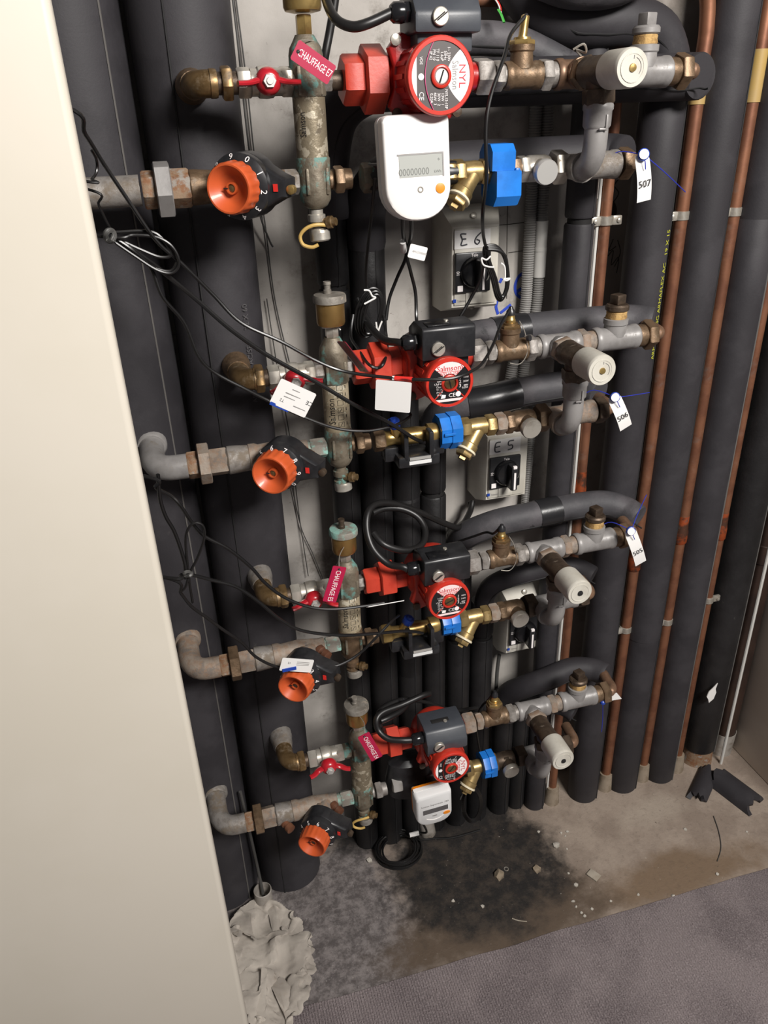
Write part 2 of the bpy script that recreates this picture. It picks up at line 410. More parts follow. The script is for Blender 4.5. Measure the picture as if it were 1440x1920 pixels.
riser('insulated_pipe', 'black insulated riser between the third and fourth copper pipes', 1.083, -.05, .0405, -.001, 2.5, (1.432, .50), None, .6, seam_mt='seam_dust')
r4 = riser('insulated_pipe', 'wide black riser with a torn white patch and rusty foot', 1.215, -.03, .0455, .05, 2.5, (), None, .5, mt='foam_old', seam_mt='seam_dust')
obj('rusty_foot', M().lathe((1.215, -.03, -.001), Z_, [(0, .043), (.03, .041), (.055, .042)], 20), 'rusty', r4, 'rusty bare foot of the pipe')
pts = [(0, -.03), (.012, -.02), (.016, .0), (.012, .012), (.015, .03), (.005, .018), (-.006, .008), (-.01, -.008), (-.004, -.018)]
m = M(); q = at(1330, 1298, -.0765)
m.prism(pts, q + V((0, -.004, 0)), X_, Z_, .002); obj('torn_patch', m, 'paper', r4, 'torn white patch')
r5 = riser('waste_pipe', 'dark brown plastic waste pipe standing in a white floor socket', 1.297, -.025, .030, .02, 2.5, (), None, None, mt='pvc_dark')
obj('socket', M().lathe((1.297, -.025, -.001), Z_, [(0, .03), (.07, .0325), (.075, .0325), (.075, .031), (.04, .0305)], 24), 'pvc', r5, 'pale plastic floor socket')
obj('coupling', M().lathe((1.297, -.025, .62), Z_, [(0, .030), (.002, .0325), (.05, .0325), (.052, .030)], 24), 'pvc_dark', r5)
tag(obj('conduit', M().lathe((1.266, -.072, -.001), Z_, [(0, .004), (2.5, .004)], 8), 'conduit_white'), 'thin pale conduit left of the brown waste pipe', 'conduit')
tag(obj('conduit', M().lathe((.7515, -.05, -.001), Z_, [(0, .003), (1.66, .003)], 8), 'conduit_white'), 'thin white conduit hugging the left of the first copper pipe', 'conduit')

def clamp(x, z, y=-.05, lab=''):
    t = thing('pipe_clamp', lab, 'pipe clamp', (x, y, z))
    obj('band', M().lathe((x, y, z - .008), Z_, [(0, .0125), (.001, .0142), (.015, .0142), (.016, .0125)], 18), 'nickel', t)
    for s in (-1, 1):
        obj('ear', M().box((x + s * .021, y - .004, z), (.018, .008, .016), .002), 'nickel', t)
        obj('screw', M().lathe((x + s * .023, y - .008, z), -Y_, [(0, .0045), (.003, .004), (.004, .002)], 10), 'nickel', t)
    obj('stem', M().lathe((x, y + .012, z), Y_, [(0, .005), (.077, .005)], 8), 'cap_grey', t)
def copper(label, pts, joins=(), r=.0115, tapez=None, zf=.055):
    t = thing('copper_pipe', label, 'pipe', pts[-1])
    obj('pipe', M().tube(pts, r, 16, 6), 'copper', t)
    x, y, _ = pts[-1]
    for z in joins: obj('solder_joint', M().lathe((x, y, z), Z_, [(0, r), (.004, r * 1.22), (.03, r * 1.25), (.04, r * 1.1), (.07, r * 1.03)], 16), 'copper_burnt', t, 'burnt soldered joint')
    if tapez: obj('tape', M().lathe((x, y, tapez[0]), Z_, [(0, r * 1.12), (tapez[1] - tapez[0], r * 1.12)], 16), 'tape_yellow', t, 'yellowed adhesive tape')
    obj('floor_sleeve', M().lathe((x, y, -.001), Z_, [(0, .021), (zf, .017), (zf, .013)], 14), 'sleeve_tan', t, 'tan sleeve at the floor')
def P3(x, z, y=-.05): return V((x, y, z))
copper('copper riser nearest the switch boxes, first from the left', [P3(.52, 1.775, .022), P3(.68, 1.775, .022), P3(.725, 1.768, .015), P3(.757, 1.738, -.03), P3(.766, 1.69), P3(.766, 1.6), P3(.766, .8), P3(.766, 0)], (.88,), .0105)
copper('copper riser bending over at the top, second from the left', [P3(.80, 1.83), P3(.85, 1.815), P3(.905, 1.785), P3(.921, 1.73), P3(.921, 1.6), P3(.921, .8), P3(.921, 0)], (.68,), .0125, (1.615, 1.685))
copper('copper riser, third from the left, taped near the top', [P3(1.032, 2.5), P3(1.032, 1.5), P3(1.032, 1.0), P3(1.032, 0)], (.73,), .0125, (1.615, 1.695))
copper('copper riser, fourth from the left, tight beside the wide torn riser', [P3(1.138, 2.5), P3(1.138, 1.5), P3(1.138, 1.0), P3(1.138, 0)], (.72,), .011)
for x, z, l in ((.766, 1.437, 'first copper riser, upper wall'), (.921, 1.436, 'second copper riser, upper wall'), (1.032, 1.436, 'third copper riser, upper wall'), (.921, .517, 'second copper riser, near its burnt lower joint'), (1.032, .515, 'third copper riser, low down'), (1.138, .555, 'fourth copper riser, low down')):
    clamp(x, z, lab='metal pipe clamp around the ' + l)
tag(obj('wall_plate', M().lathe((.812, .04, 1.437), -Y_, [(0, .03), (.004, .029), (.005, .02)], 20), 'dark_bronze'), 'round dark wall plate right of the first copper clamp', 'wall plate')

# corrugated conduits
def corr(name, label, pts, r, pitch=.0042, white=None):
    t = thing(name, label, 'conduit', pts[-1]); P_ = catmull(pts, 12); 
    Ltot = sum((P_[i + 1] - P_[i]).length for i in range(len(P_) - 1)); n = int(Ltot / pitch) * 2
    res = []; acc = 0; k = 0
    for j in range(n + 1):
        tgt = Ltot * j / n
        while k < len(P_) - 2 and acc + (P_[k + 1] - P_[k]).length < tgt: acc += (P_[k + 1] - P_[k]).length; k += 1
        f = (tgt - acc) / max((P_[k + 1] - P_[k]).length, 1e-6); res.append(P_[k].lerp(P_[k + 1], min(f, 1)))
    cnt = [0]
    def rad(u): return r * (1.0 if int(round(u * n)) % 2 else .86)
    obj('corrugated_tube', M().tube(res, rad, 12, 1), 'conduit', t)
    if white:
        m = M(); a, b = white; x, y = pts[0][0], pts[0][1]
        m.lathe((x, y, a), Z_, [(0, r * 1.08), (b - a, r * 1.08)], 18).lathe((x, y, (a + b) / 2 - .003), Z_, [(0, r * 1.14), (.006, r * 1.14)], 18)
        obj('coupling', m, 'conduit_white', t, 'smooth pale coupling')
corr('corrugated_conduit', 'grey corrugated conduit left of its twin beside the writing', [V((.655, .02, 1.9)), V((.655, .02, 1.4)), V((.653, .02, 1.27)), V((.63, .01, 1.18)), V((.61, .0, 1.08))], .0112)
corr('corrugated_conduit', 'grey corrugated conduit with a smooth pale coupling', [V((.678, .02, 1.9)), V((.678, .02, 1.4)), V((.676, .02, 1.27)), V((.655, .01, 1.18)), V((.64, .0, 1.08))], .0112, white=(1.335, 1.435))
corr('corrugated_conduit', 'short grey corrugated conduit right of the E5 switch box', [V((.685, .022, 1.12)), V((.683, .022, 1.0)), V((.678, .022, .88)), V((.675, .022, .8))], .009)

# horizontal insulated connections
def insul(label, pts, r, mt='foam_dusty', bands=(), seamdir=None, cat='pipe'):
    t = thing('insulated_branch', label, cat, pts[0]); P_ = catmull(pts, 6)
    m = M(); m.tube(P_, lambda u: r * (1 + .03 * noise.noise(V((u * 9, r * 50, pts[0].x)))) * (.95 if u in (0, 1) else 1), 24, 1)
    o = obj('insulation', m, mt, t)
    seam = []
    for i in range(1, len(P_) - 1, 2):
        seam.append(P_[i] + V((0, -r * .86, -r * .5 + .004 * noise.noise(V((i, 2, r * 40))))))
    if len(seam) > 2: obj('seam', M().tube(seam, .0016, 5, 2), 'seam', o)
    for a, b in bands:
        n = len(P_); obj('tape_band', M().tube(P_[int(a * n):int(b * n) + 1], r * 1.05, 24, 1), 'black_tape', t, 'shiny black tape band')
    return t
v = lambda *a: V(a)
insul('big black insulated pipe bending forward behind the top valve row', [v(.272, -.03, 1.47), v(.274, -.035, 1.55), v(.285, -.06, 1.615), v(.32, -.09, 1.648), v(.38, -.1, 1.655), v(.6, -.1, 1.655), v(.8, -.1, 1.655), v(.858, -.105, 1.655), v(.868, -.125, 1.655)], .034, 'foam')
insul('black insulated pipe behind the top row meter and blue clamp', [v(.332, -.03, 1.42), v(.334, -.04, 1.49), v(.352, -.07, 1.528), v(.4, -.095, 1.54), v(.5, -.1, 1.545), v(.65, -.1, 1.545), v(.72, -.115, 1.545), v(.738, -.14, 1.543)], .033, 'foam')
insul('grey insulated pipe sloping behind the topmost brass sensor tee', [v(.44, -.055, 1.717), v(.5, -.055, 1.717), v(.57, -.055, 1.712), v(.63, -.06, 1.690), v(.68, -.07, 1.665)], .024)
insul('fat black insulated pipe arching over the top right valve', [v(.58, -.04, 1.80), v(.62, -.045, 1.757), v(.68, -.055, 1.737), v(.76, -.06, 1.735), v(.82, -.055, 1.722), v(.852, -.05, 1.68), v(.856, -.05, 1.63)], .0375, 'foam')
insul('grey dusty insulated pipe at the top edge of the picture', [v(.60, -.1, 1.80), v(.66, -.11, 1.785), v(.74, -.11, 1.80), v(.78, -.1, 1.86)], .04)
insul('grey insulated pipe behind the second pump row, banded with tape', [v(.392, -.03, 1.19), v(.396, -.045, 1.235), v(.42, -.08, 1.262), v(.48, -.1, 1.268), v(.6, -.1, 1.272), v(.74, -.1, 1.272), v(.80, -.105, 1.27), v(.835, -.13, 1.268)], .0265, bands=((.50, .56),))
insul('dark taped insulated pipe under the second white knob', [v(.449, -.03, 1.05), v(.45, -.045, 1.10), v(.47, -.08, 1.135), v(.53, -.1, 1.148), v(.6, -.1, 1.155), v(.67, -.1, 1.157), v(.715, -.11, 1.155), v(.733, -.14, 1.148)], .0275, bands=((.36, .55), (.78, .9)))
insul('grey insulated pipe arching behind the third pump row', [v(.505, -.03, .79), v(.503, -.045, .83), v(.515, -.075, .862), v(.56, -.095, .886), v(.63, -.1, .893), v(.72, -.1, .897), v(.79, -.1, .893), v(.83, -.115, .882), v(.848, -.145, .872)], .0275, bands=((.53, .59),))
insul('dark insulated pipe arching over the lowest switch box', [v(.563, -.03, .62), v(.563, -.05, .69), v(.575, -.08, .735), v(.62, -.1, .758), v(.69, -.1, .762), v(.735, -.11, .758), v(.763, -.14, .748)], .021, 'foam')
insul('black insulated pipe curving up to the bottom right tee', [v(.625, -.03, .34), v(.63, -.045, .39), v(.655, -.08, .435), v(.70, -.1, .462), v(.755, -.1, .475), v(.80, -.115, .475), v(.822, -.14, .473)], .026, 'foam')
insul('short black insulated pipe behind the bottom white knob', [v(.672, -.03, .31), v(.678, -.06, .355), v(.70, -.09, .375), v(.735, -.11, .378), v(.755, -.135, .372)], .02, 'foam')

# switch boxes
def switch_box(i, x, z, lab, writing, tilt=0):
    t = thing('switch_box', lab, 'switch', (x, .04, z - .09)); y0 = .04; w, h, d = .106, .174, .08
    m = M(); a = .5
    ring = lambda sx, sz, y, oz=0: [V((x - sx / 2, y, z - sz / 2 + oz)), V((x + sx / 2, y, z - sz / 2 + oz)), V((x + sx / 2, y, z + sz / 2 + oz)), V((x - sx / 2, y, z + sz / 2 + oz))]
    R = None
    for sx, sz, y, oz in ((w, h, y0, 0), (w, h, y0 - d * .62, 0), (w * .83, h * .80, y0 - d * .98, -.008), (w * .81, h * .785, y0 - d, -.008)):
        k = len(m.v); m.v += ring(sx, sz, y, oz); q = list(range(k, k + 4))
        if R: m.bridge(R, q)
        R = q
    m.f.append(tuple(R)); obj('housing', m, 'box_white', t)
    yf = y0 - d; zc = z - .008
    obj('cover_plate', M().box((x, yf - .001, zc), (w * .74, .004, h * .74), .001), 'box_white', t)
    obj('screw', M().lathe((x, yf + .012, z + h * .43), v(0, -1, .45), [(0, .006), (.003, .0055), (.004, .002)], 10), 'nickel', t)
    obj('screw', M().lathe((x, yf + .014, z - h * .455), v(0, -1, -.35), [(0, .006), (.003, .0055), (.004, .002)], 10), 'nickel', t)
    obj('notch_tab', M().box((x - .003, yf - .004, zc - .052), (.03, .003, .022), .0008), 'box_white', t)
    if writing:
        xo = x; x -= .010; obj('label_strip', M().box((x + .003, yf - .0035, zc + .047), (.066, .001, .030)), 'paper', t, 'white sticker with handwritten ' + writing)
        S = {'E 6': [[(-.012, .009), (-.022, .009), (-.019, .0), (-.021, -.009), (-.010, -.008)], [(-.019, .001), (-.012, .001)], [(.017, .011), (.007, .003), (.004, -.005), (.009, -.009), (.013, -.004), (.007, -.001)]],
             'E 5': [[(-.010, .010), (-.02, .008), (-.021, -.009), (-.010, -.010)], [(-.02, .0), (-.011, .001)], [(.018, .010), (.008, .009), (.007, .001), (.015, .0), (.015, -.007), (.006, -.009)]]}[writing]
        m = M()
        for s in S: m.tube([V((x + .003 + a, yf - .0042, zc + .047 + b)) for a, b in s], .0013, 6, 4)
        obj('handwriting', m, 'pen_ink', t); x = xo
    ys = yf - .003; zs = zc - .008; x -= .009
    obj('escutcheon', M().box((x + .002, ys - .003, zs), (.066, .008, .068), .002), 'black_plastic', t)
    text('Tele', (x + .004, ys - .0074, zs + .029), X_, Z_, .007, 'white_print', t); text('10', (x - .026, ys - .0074, zs), Z_, -X_, .008, 'white_print', t)
    obj('mark', M().box((x - .022, ys - .0072, zs - .026), (.01, .0006, .01)), 'white_print', t)
    g = M().lathe((x + .004, ys - .007, zs), -Y_, [(0, .027), (.008, .026), (.012, .022), (.013, .0)], 26)
    obj('dial', g, 'black_gloss', t)
    kn = obj('lever', M().box((x + .008, ys - .026, zs - .002), (.014, .028, .052), .004), 'black_plastic', t)
    obj('pointer', M().box((x + .008, ys - .0405, zs - .006), (.004, .001, .036)), 'white_print', kn)
    obj('pointer_tip', M().box((x + .008, ys - .038, zs + .023), (.008, .006, .006), .001), 'white_print', kn)
    obj('logo', M().box((x - .030, yf - .0035, zc - .056), (.006, .0006, .006)), 'dark_blue', t); text('Telemecanique', (x - .025, yf - .0036, zc - .057), X_, Z_, .006, 'grey_print', t, align='LEFT', sx=.8)
    return t
switch_box(0, .525, 1.383, 'uppermost white rotary switch box, marked E6, under the large meter', 'E 6')
switch_box(1, .602, .988, 'middle white rotary switch box, marked E5, below the second row', 'E 5')
switch_box(2, .664, .585, 'lowest white rotary switch box, without sticker, behind the third row', None)

# ---------------------------------------------------------------- fittings of one row
def elbow_wall(i):
    z = ZT[i]; x = [.074, .087, .083, .085][i]
    t = thing('wall_elbow', f'brass elbow leaving the thick riser in the {ROW[i]} pump row, left of red handle', 'elbow', (x, P, z))
    obj('socket', M().lathe((x, -.105, z), -Y_, [(0, .0225), (.02, .0225), (.024, .021), (.04, .02), (.05, .0175)], 20), ['bronze', 'bronze', 'galvanised', 'galvanised'][i], t)
    obj('elbow', M().tube([v(x, -.15, z)] + arcpath((x, -.168, z), (x, P, z), (x + .026, P, z)), .0165, 18, 1).lathe((x + .018, P, z), X_, [(0, .0175), (.006, .0175), (.009, .0165)], 18), 'brass', t)
    xn = .107
    obj('hex_nut', M().hexa((xn, P, z), X_, .013, .0215, rot=.2), 'brass', t)
    obj('nipple', M().lathe((xn - .006, P, z), X_, [(0, .0135), (.030, .0135)], 16), 'dark_bronze', t)
def ball_valve(i):
    z = ZT[i]; x0 = .127
    t = thing('ball_valve', f'nickel ball valve with red butterfly handle in the {ROW[i]} pump row', 'valve', (.165, P, z))
    b = M().hexa((x0, P, z), X_, .017, .0185, rot=.3).lathe((x0 + .017, P, z), X_, [(0, .0165), (.008, .0165), (.010, .0185), (.02, .0195), (.028, .0185), (.030, .0165), (.044, .0165)], 22).hexa((x0 + .056, P, z), X_, .015, .0185, rot=.3)
    obj('body', b, 'nickel', t)
    obj('stem', M().lathe((.163, P - .012, z), -Y_, [(0, .009), (.018, .009)], 12), 'nickel', t)
    yh = P - .034; ang = [0, -.12, .10, .02][i]; R = Matrix.Rotation(ang, 3, 'Y')
    def w(s): return [v(.163, yh + .004, z)] + [v(.163, yh, z) + R @ v(s * a, b, c) for a, b, c in ((.012, .002, .001), (.022, .0, -.001 - (i > 0) * .001), (.032, -.006, -.002 - (i > 0) * .003), (.040, -.008, -.002 - (i > 0) * .004))]
    hm = M().lathe((.163, yh + .01, z), -Y_, [(0, .016), (.006, .0165), (.012, .0145), (.016, .011), (.017, .008)], 22)
    for s in (-1, 1): hm.tube(w(s), lambda u: .0075 - .0018 * u, 10, 3, flat=.62)
    h = obj('handle', hm, 'red_handle', t, 'red butterfly handle')
    obj('nut', M().hexa((.163, yh - .006, z), -Y_, .005, .0085).lathe((.163, yh - .010, z), -Y_, [(0, .005), (.003, .004)], 10), 'nickel_clean', h)
    obj('nipple', M().hexa((.198, P, z), X_, .014, .0165, rot=.1), ['galvanised', 'galvanised', 'galvanised', 'verdigris'][i], t)
def separator(i):
    zt, zl = ZT[i], ZL[i]; x = [.219, .230, .229, .233][i]
    t = thing('dirt_separator', f'upright cylindrical dirt separator of the {ROW[i]} row, ' + ['worn with peeling label', 'aged brass with cream label', 'aged brass, third from top', 'green with corrosion, lowest'][i], 'separator', (x, P, zl - .06))
    r = [.0225, .0215, .0215, .0215][i]; zs = zl - .036; ze = zt + .052
    hi = zt - .018; lo_ = zl + .030
    obj('upper_body', M().lathe((x, P, hi), Z_, [(0, r + .0005), (.002, r + .0015), (ze - hi - .022, r), (ze - hi - .014, r * .92), (ze - hi - .007, r * .72), (ze - hi, r * .55)], 24), 'verdigris', t)
    obj('lower_body', M().lathe((x, P, zs), Z_, [(0, r * .5), (.004, r * .75), (.012, r * .96), (.02, r), (lo_ - zs - .002, r + .001), (lo_ - zs, r)], 24), ['verdigris', 'verdigris', 'bronze', 'verdigris'][i], t)
    sl = obj('label_sleeve', M().lathe((x, P, lo_), Z_, [(0, r * .97), (hi - lo_, r * .97)], 24), ['sleeve_peeling', 'sleeve_label', 'sleeve_label', 'sleeve_peeling'][i], t, ['peeling stained label', 'stained cream label', 'stained cream label', 'brown worn label'][i])
    for rx, rz in ((-.012, zl), (.015, zl), (-.014, zt), (.014, zt)): obj('rib', M().box((x + rx, P - r * .78, rz), (.005, .006, .034), .0015), 'verdigris', t)
    if i in (1, 2):
        zz = (lo_ + hi) / 2
        text('Salmson', (0, 0, 0), X_, Z_, .0155, 'black_print', sl, cyl=cyl_text(x, P, r * .985, zz - .004, -.55), sx=.85)
        pm = M()
        for q in range(6):                                        # printed pictogram frames and dashes
            z0 = zz + .034 - q * .012; cf = cyl_text(x, P, r * .99, z0, .12)
            pm.tube([cf(a_, b_) for a_, b_ in ((-.004, -.0045), (.004, -.0045), (.004, .0045), (-.004, .0045))], .00035, 4, 1, closed=True)
            if q % 2: pm.tube([cf(-.003, .002), cf(.003, -.002)], .0004, 4, 1)
            pm.tube([cf(-.002, -.010), cf(.003, -.010)], .0005, 4, 1)
        obj('pictogram', pm, 'black_print', sl)
    elif i == 0:
        text('Salmson', (0, 0, 0), X_, Z_, .013, 'black_print', sl, cyl=cyl_text(x, P, r * .985, zl + .07, -.65), sx=.7)
    # side ports
    obj('port', M().lathe((x - r - .012, P, zt), X_, [(0, .013), (.014, .014)], 14), 'verdigris', t)
    obj('port', M().hexa((x + r - .003, P, zt), X_, .012, .0145), 'galvanised', t)
    obj('port', M().hexa((x - r - .026, P, zl), X_, .026, .0165, rot=.4).lathe((x - r - .034, P, zl), X_, [(0, .012), (.012, .0135)], 14), ['galvanised', 'verdigris_heavy', 'verdigris_heavy', 'verdigris_heavy'][i], t, None if i == 0 else 'port covered in green corrosion')
    pr = M().lathe((x + r - .002, P, zl), X_, [(0, .0125), (.004, .0125), (.005, .014)], 14).hexa((x + r + .006, P, zl), X_, .013, .0185, rot=.2).lathe((x + r + .018, P, zl), X_, [(0, .0145), (.012, .0135)], 16)
    obj('port', pr, ['bronze', 'bronze', 'bronze', 'galvanised'][i], t)
    # drain cock
    zd = zs
    d = obj('drain_cock', M().lathe((x, P, zd - .001), -Z_, [(0, .0095), (.006, .0095), (.007, .0125), (.016, .0125), (.017, .009), (.024, .0085), (.025, .012), (.032, .012)], 14), ['nickel', 'verdigris', 'bronze', 'verdigris'][i], t)
    obj('nozzle', M().lathe((x, P, zd - .02), v(.8, -.6, .1), [(0, .006), (.016, .0065), (.017, .0085), (.024, .0085), (.025, .006), (.03, .0055)], 12), 'brass', d)
    obj('drain_cap', M().lathe((x + .002, P - .002, zd - .029), v(.06, -.1, -1), [(0, .0135), (.003, .0145)] + [(.004 + .0006 * k, .0145) for k in range(2)] + [(.013, .0145), (.015, .012)], 22), 'nickel' if i < 2 else 'cap_grey', d, 'knurled drain cap')
    if i == 3 or i == 0:
        z2 = zd - .028
        obj('cap_strap', M().tube([v(x + .012, P - .012, z2 + .006), v(x - .004, P - .015, z2 + .008), v(x - .018, P - .012, z2 + .004), v(x - .027, P - .008, z2 - .006), v(x - .024, P - .008, z2 - .018), v(x - .012, P - .012, z2 - .022), v(x - .003, P - .014, z2 - .019)], .0026, 8, 4), 'strap_tan', d, 'tan plastic cap strap')
def air_vent(i):
    z = ZT[i] + .052; x = [.219, .230, .228, .231][i]; y = P
    t = thing('air_vent', f'{["polished brass", "brass", "green capped", "grey capped"][i]} automatic air vent on top of the {ROW[i]} separator', 'air vent', (x, y, z))
    mt = ['brass_bright', 'vent_brass', 'vent_brass', 'vent_brass'][i]
    obj('neck', M().hexa((x, y, z), Z_, .016 if i else .022, .0105).lathe((x, y, z + .014), Z_, [(0, .0085), (.008, .0085)], 14), 'brass_bright' if i == 0 else 'nickel', t)
    zb = z + (.017 if i else .024); h = .038 if i < 1 else .036; r = .0245 if i == 0 else .0215
    obj('body', M().lathe((x, y, zb), Z_, [(0, r * .55), (.002, r * .93), (.006, r), (h - .003, r), (h, r * .99)], 26), mt, t)
    obj('cap', M().lathe((x, y, zb + h - .001), Z_, [(0, r + .001), (.001, r + .0035), (.009, r + .0035), (.012, r + .002), (.0135, r * .7), (.0145, .004)], 26), [mt, 'cap_grey', 'verdigris_heavy', 'cap_grey'][i], t)
    obj('valve_stem', M().lathe((x - .003, y - .002, zb + h + .012), Z_, [(0, .0065), (.006, .006), (.007, .005), (.013, .005), (.014, .006), (.018, .0058)], 12), 'cap_grey' if i != 2 else 'dark_bronze', t)
def union(i):
    z = ZT[i]; k = [1.22, 1.06, 1, .96][i]; x0 = [.268, .262, .262, .264][i]
    t = thing('pipe_union', f'red painted hexagonal pipe union left of the {ROW[i]} pump', 'union', (.3, P, z))
    obj('collar', M().hexa((x0 - .003, P, z), X_, .030, .0255 * k, rot=.42), 'red_union', t)
    obj('union_nut', M().hexa((x0 + .024, P, z), X_, .028 * min(k, 1.1), .0345 * k, ch=.05, rot=.42), 'red_union', t)
    obj('tailpiece', M().hexa((x0 + .05, P, z), X_, .024, .025 * k, rot=.42), 'red_union', t)
    obj('nipple', M().lathe((x0 - .018, P, z), X_, [(0, .0125), (.02, .0125)], 14), 'dark_bronze', t)
FACEY = -.298
def pump(i):
    z = ZT[i]; x = [.400, .397, .397, .399][i]; kind = i in (0, 3)
    t = thing('circulator_pump', ['red circulator pump with grey terminal box above the large meter', 'red circulator pump of the second row with black terminal box', 'red circulator pump of the third row with looped thick cable', 'red circulator pump with dark grey box above the small meter'][i], 'pump', (x, P, z))
    x_, z_ = x, z; x += [-.030, -.013, -.011, -.006][i]
    # volute: round casting around the pipe axis, with ports
    vo = M().lathe((x, P + .034, z), -Y_, [(0, .025), (.006, .042), (.02, .05), (.046, .052), (.062, .05), (.068, .044)], 32)
    vo.lathe((.328, P, z), X_, [(0, .021), (.006, .021), (.012, .0175), (.05, .023)], 18).lathe((.456, P, z), -X_, [(0, .0175), (.06, .023)], 18)
    rp = 'red_deep' if i == 0 else 'red_paint'; obj('volute', vo, rp, t)
    fl = []
    for sx, sz in ((1, 1), (-1, 1), (-1, -1), (1, -1)):
        a0 = math.atan2(sz, sx)
        for da in (-.2, 0, .2): fl.append((.061 * math.cos(a0 + da) , .061 * math.sin(a0 + da)))
        fl.append((.046 * math.cos(a0 + .5), .046 * math.sin(a0 + .5))); fl.append((.046 * math.cos(a0 + 1.07), .046 * math.sin(a0 + 1.07)))
    obj('motor_flange', M().prism(fl, (x, P - .030, z), X_, Z_, .013, .003), rp, t)
    for sx in (-1, 1):
        for sz in (-1, 1):
            obj('bolt', M().lathe((x + sx * .042, P - .043, z + sz * .042), -Y_, [(0, .007), (.004, .0068), (.005, .003)], 12), 'nickel' if sz > 0 else 'dark_bronze', t)
    R = .0450 if i == 0 else .0385
    z += [-.002, -.009, -.004, -.007][i]
    mo = M().lathe((x, P - .042, z), -Y_, [(0, R * .93), (.02, R * .95), (-FACEY + P - .042 - .012, R * .97), (-FACEY + P - .042 - .004, R), (-FACEY + P - .042, R * .98)], 40)
    for k in range(10):
        a = k * .35 + 2.4
        mo.box((x + R * .95 * math.cos(a), P - .06, z + R * .95 * math.sin(a)), (.004, .04, .006), 0, Matrix.Rotation(-a, 3, 'Y'))
    obj('motor', mo, rp, t)
    F = V((x, FACEY, z)); ri = R * .86
    obj('face_ring', M().lathe(F, -Y_, [(-.003, R), (.001, R * .995), (.003, R * .96), (.003, ri), (.0, ri * .99)], 44), 'red_face', t)
    pl = obj('nameplate', M().prism(circ(ri, 44), F + V((0, -.0005, 0)), X_, Z_, .0012), 'disc_grey' if i == 0 else 'disc_black', t, 'round printed nameplate')
    f1 = F + V((0, -.0020, 0)); f2 = F + V((0, -.0024, 0)); f3 = F + V((0, -.0027, 0))
    if kind:
        lens = [(ri * (.2 + .55 * (q / 8) ** 2), ri * .82 * q / 8) for q in range(8, -9, -1)] + [(ri * math.cos(a), ri * math.sin(a)) for a in [-.82 + 1.64 * k / 14 for k in range(15)]]
        obj('white_field', M().poly(lens[::1], f1, X_, Z_), 'white_print', pl)
        obj('white_strip', M().poly([(ri * math.cos(a), ri * math.sin(a)) for a in [math.pi - .6 + 1.2 * k / 10 for k in range(11)]], f1, X_, Z_), 'white_print', pl)
        ln = [V((x + ri * (-.55 + .28 * (q / 6) ** 2), f2.y, z + ri * .95 * q / 6)) for q in range(-6, 7)]
        obj('pink_stripe' if i == 0 else 'red_stripe', M().tube(ln, .0012, 5, 2, flat=.4), 'pink_line' if i == 0 else 'red_face', pl)
        D = -Z_
        text('NYL', f2 + V((ri * .72, 0, 0)), D, X_, .0125, 'red_print', pl, sx=1.15)
        text('Salmson', f2 + V((ri * .48, 0, .001)), D, X_, .0115, 'grey_print' if i == 0 else 'red_print', pl, sx=.85)
        for k, (s, a, b, al) in enumerate((('1~ 230V', .26, .62, 'CENTER'), ('50Hz', .14, .58, 'CENTER'), ('1,6µF', .03, .56, 'CENTER'), ('TF 110', -.12, .6, 'CENTER'), ('PN 10', -.24, .6, 'CENTER'), ('IP 42', -.35, .58, 'CENTER'), ('NYL13-15P', .18, -.66, 'CENTER'), ('13W  1', .05, -.66, 'CENTER'), ('30W  2', -.08, -.66, 'CENTER'), ('46W  3', -.21, -.64, 'CENTER'), ('0,20A', -.33, -.62, 'CENTER'), ('CE', -.68, -.55, 'CENTER'), ('VDE', -.68, .45, 'CENTER'))):
            text(s, f2 + V((ri * a, 0, ri * b)), D, X_, .0052 if s != 'CE' else .009, 'white_print', pl, sx=.9)
        obj('mark', M().poly(circ(.0038, 14), f2 + V((-ri * .68, 0, 0)), X_, Z_), 'white_print', pl)
    else:
        sec = [(.0145 * math.cos(a), .0145 * math.sin(a)) for a in [math.radians(132 - 84 * k / 10) for k in range(11)]] + [(ri * math.cos(a), ri * math.sin(a)) for a in [math.radians(45 + 90 * k / 14) for k in range(15)]]
        obj('white_field', M().poly(sec, f1, X_, Z_), 'pink_print', pl)
        m = M()
        for a in (225, 315):
            a = math.radians(a); u = V((math.cos(a), 0, math.sin(a))); w_ = V((-u.z, 0, u.x)) * .0007
            k = len(m.v); m.v += [f1 + u * .012 - w_, f1 + u * ri - w_, f1 + u * ri + w_, f1 + u * .012 + w_]; m.f.append((k, k + 1, k + 2, k + 3))
        obj('red_stripe', m, 'red_face', pl)
        c = .72
        obj('white_strip', M().poly([(-ri * .66, -ri * .74), (ri * .66, -ri * .74), (ri * .5, -ri * .86), (-ri * .5, -ri * .86)], f1, X_, Z_), 'pink_print', pl)
        text('Salmson', f2 + V((-.001, 0, ri * .68)), X_, Z_, .0115, 'red_print', pl); text('S', f2 + V((.0195, 0, ri * .70)), X_, Z_, .009, 'red_print', pl)
        obj('underline', M().box(f2 + V((0, 0, ri * .53)), (.034, .0002, .0006)), 'red_print', pl)
        text('NYL13-15P', f2 + V((0, 0, ri * .43)), X_, Z_, .0062, 'red_print', pl)
        for k, s in enumerate(('1~230V', '50Hz', '1,7µF 400V', 'Class F', 'TF 110', 'PN 10', 'IP 42')):
            text(s, f2 + V((-ri * .48, 0, ri * (.26 - .13 * k))), X_, Z_, .0042, 'white_print', pl, align='RIGHT' if 0 else 'CENTER', sx=.9)
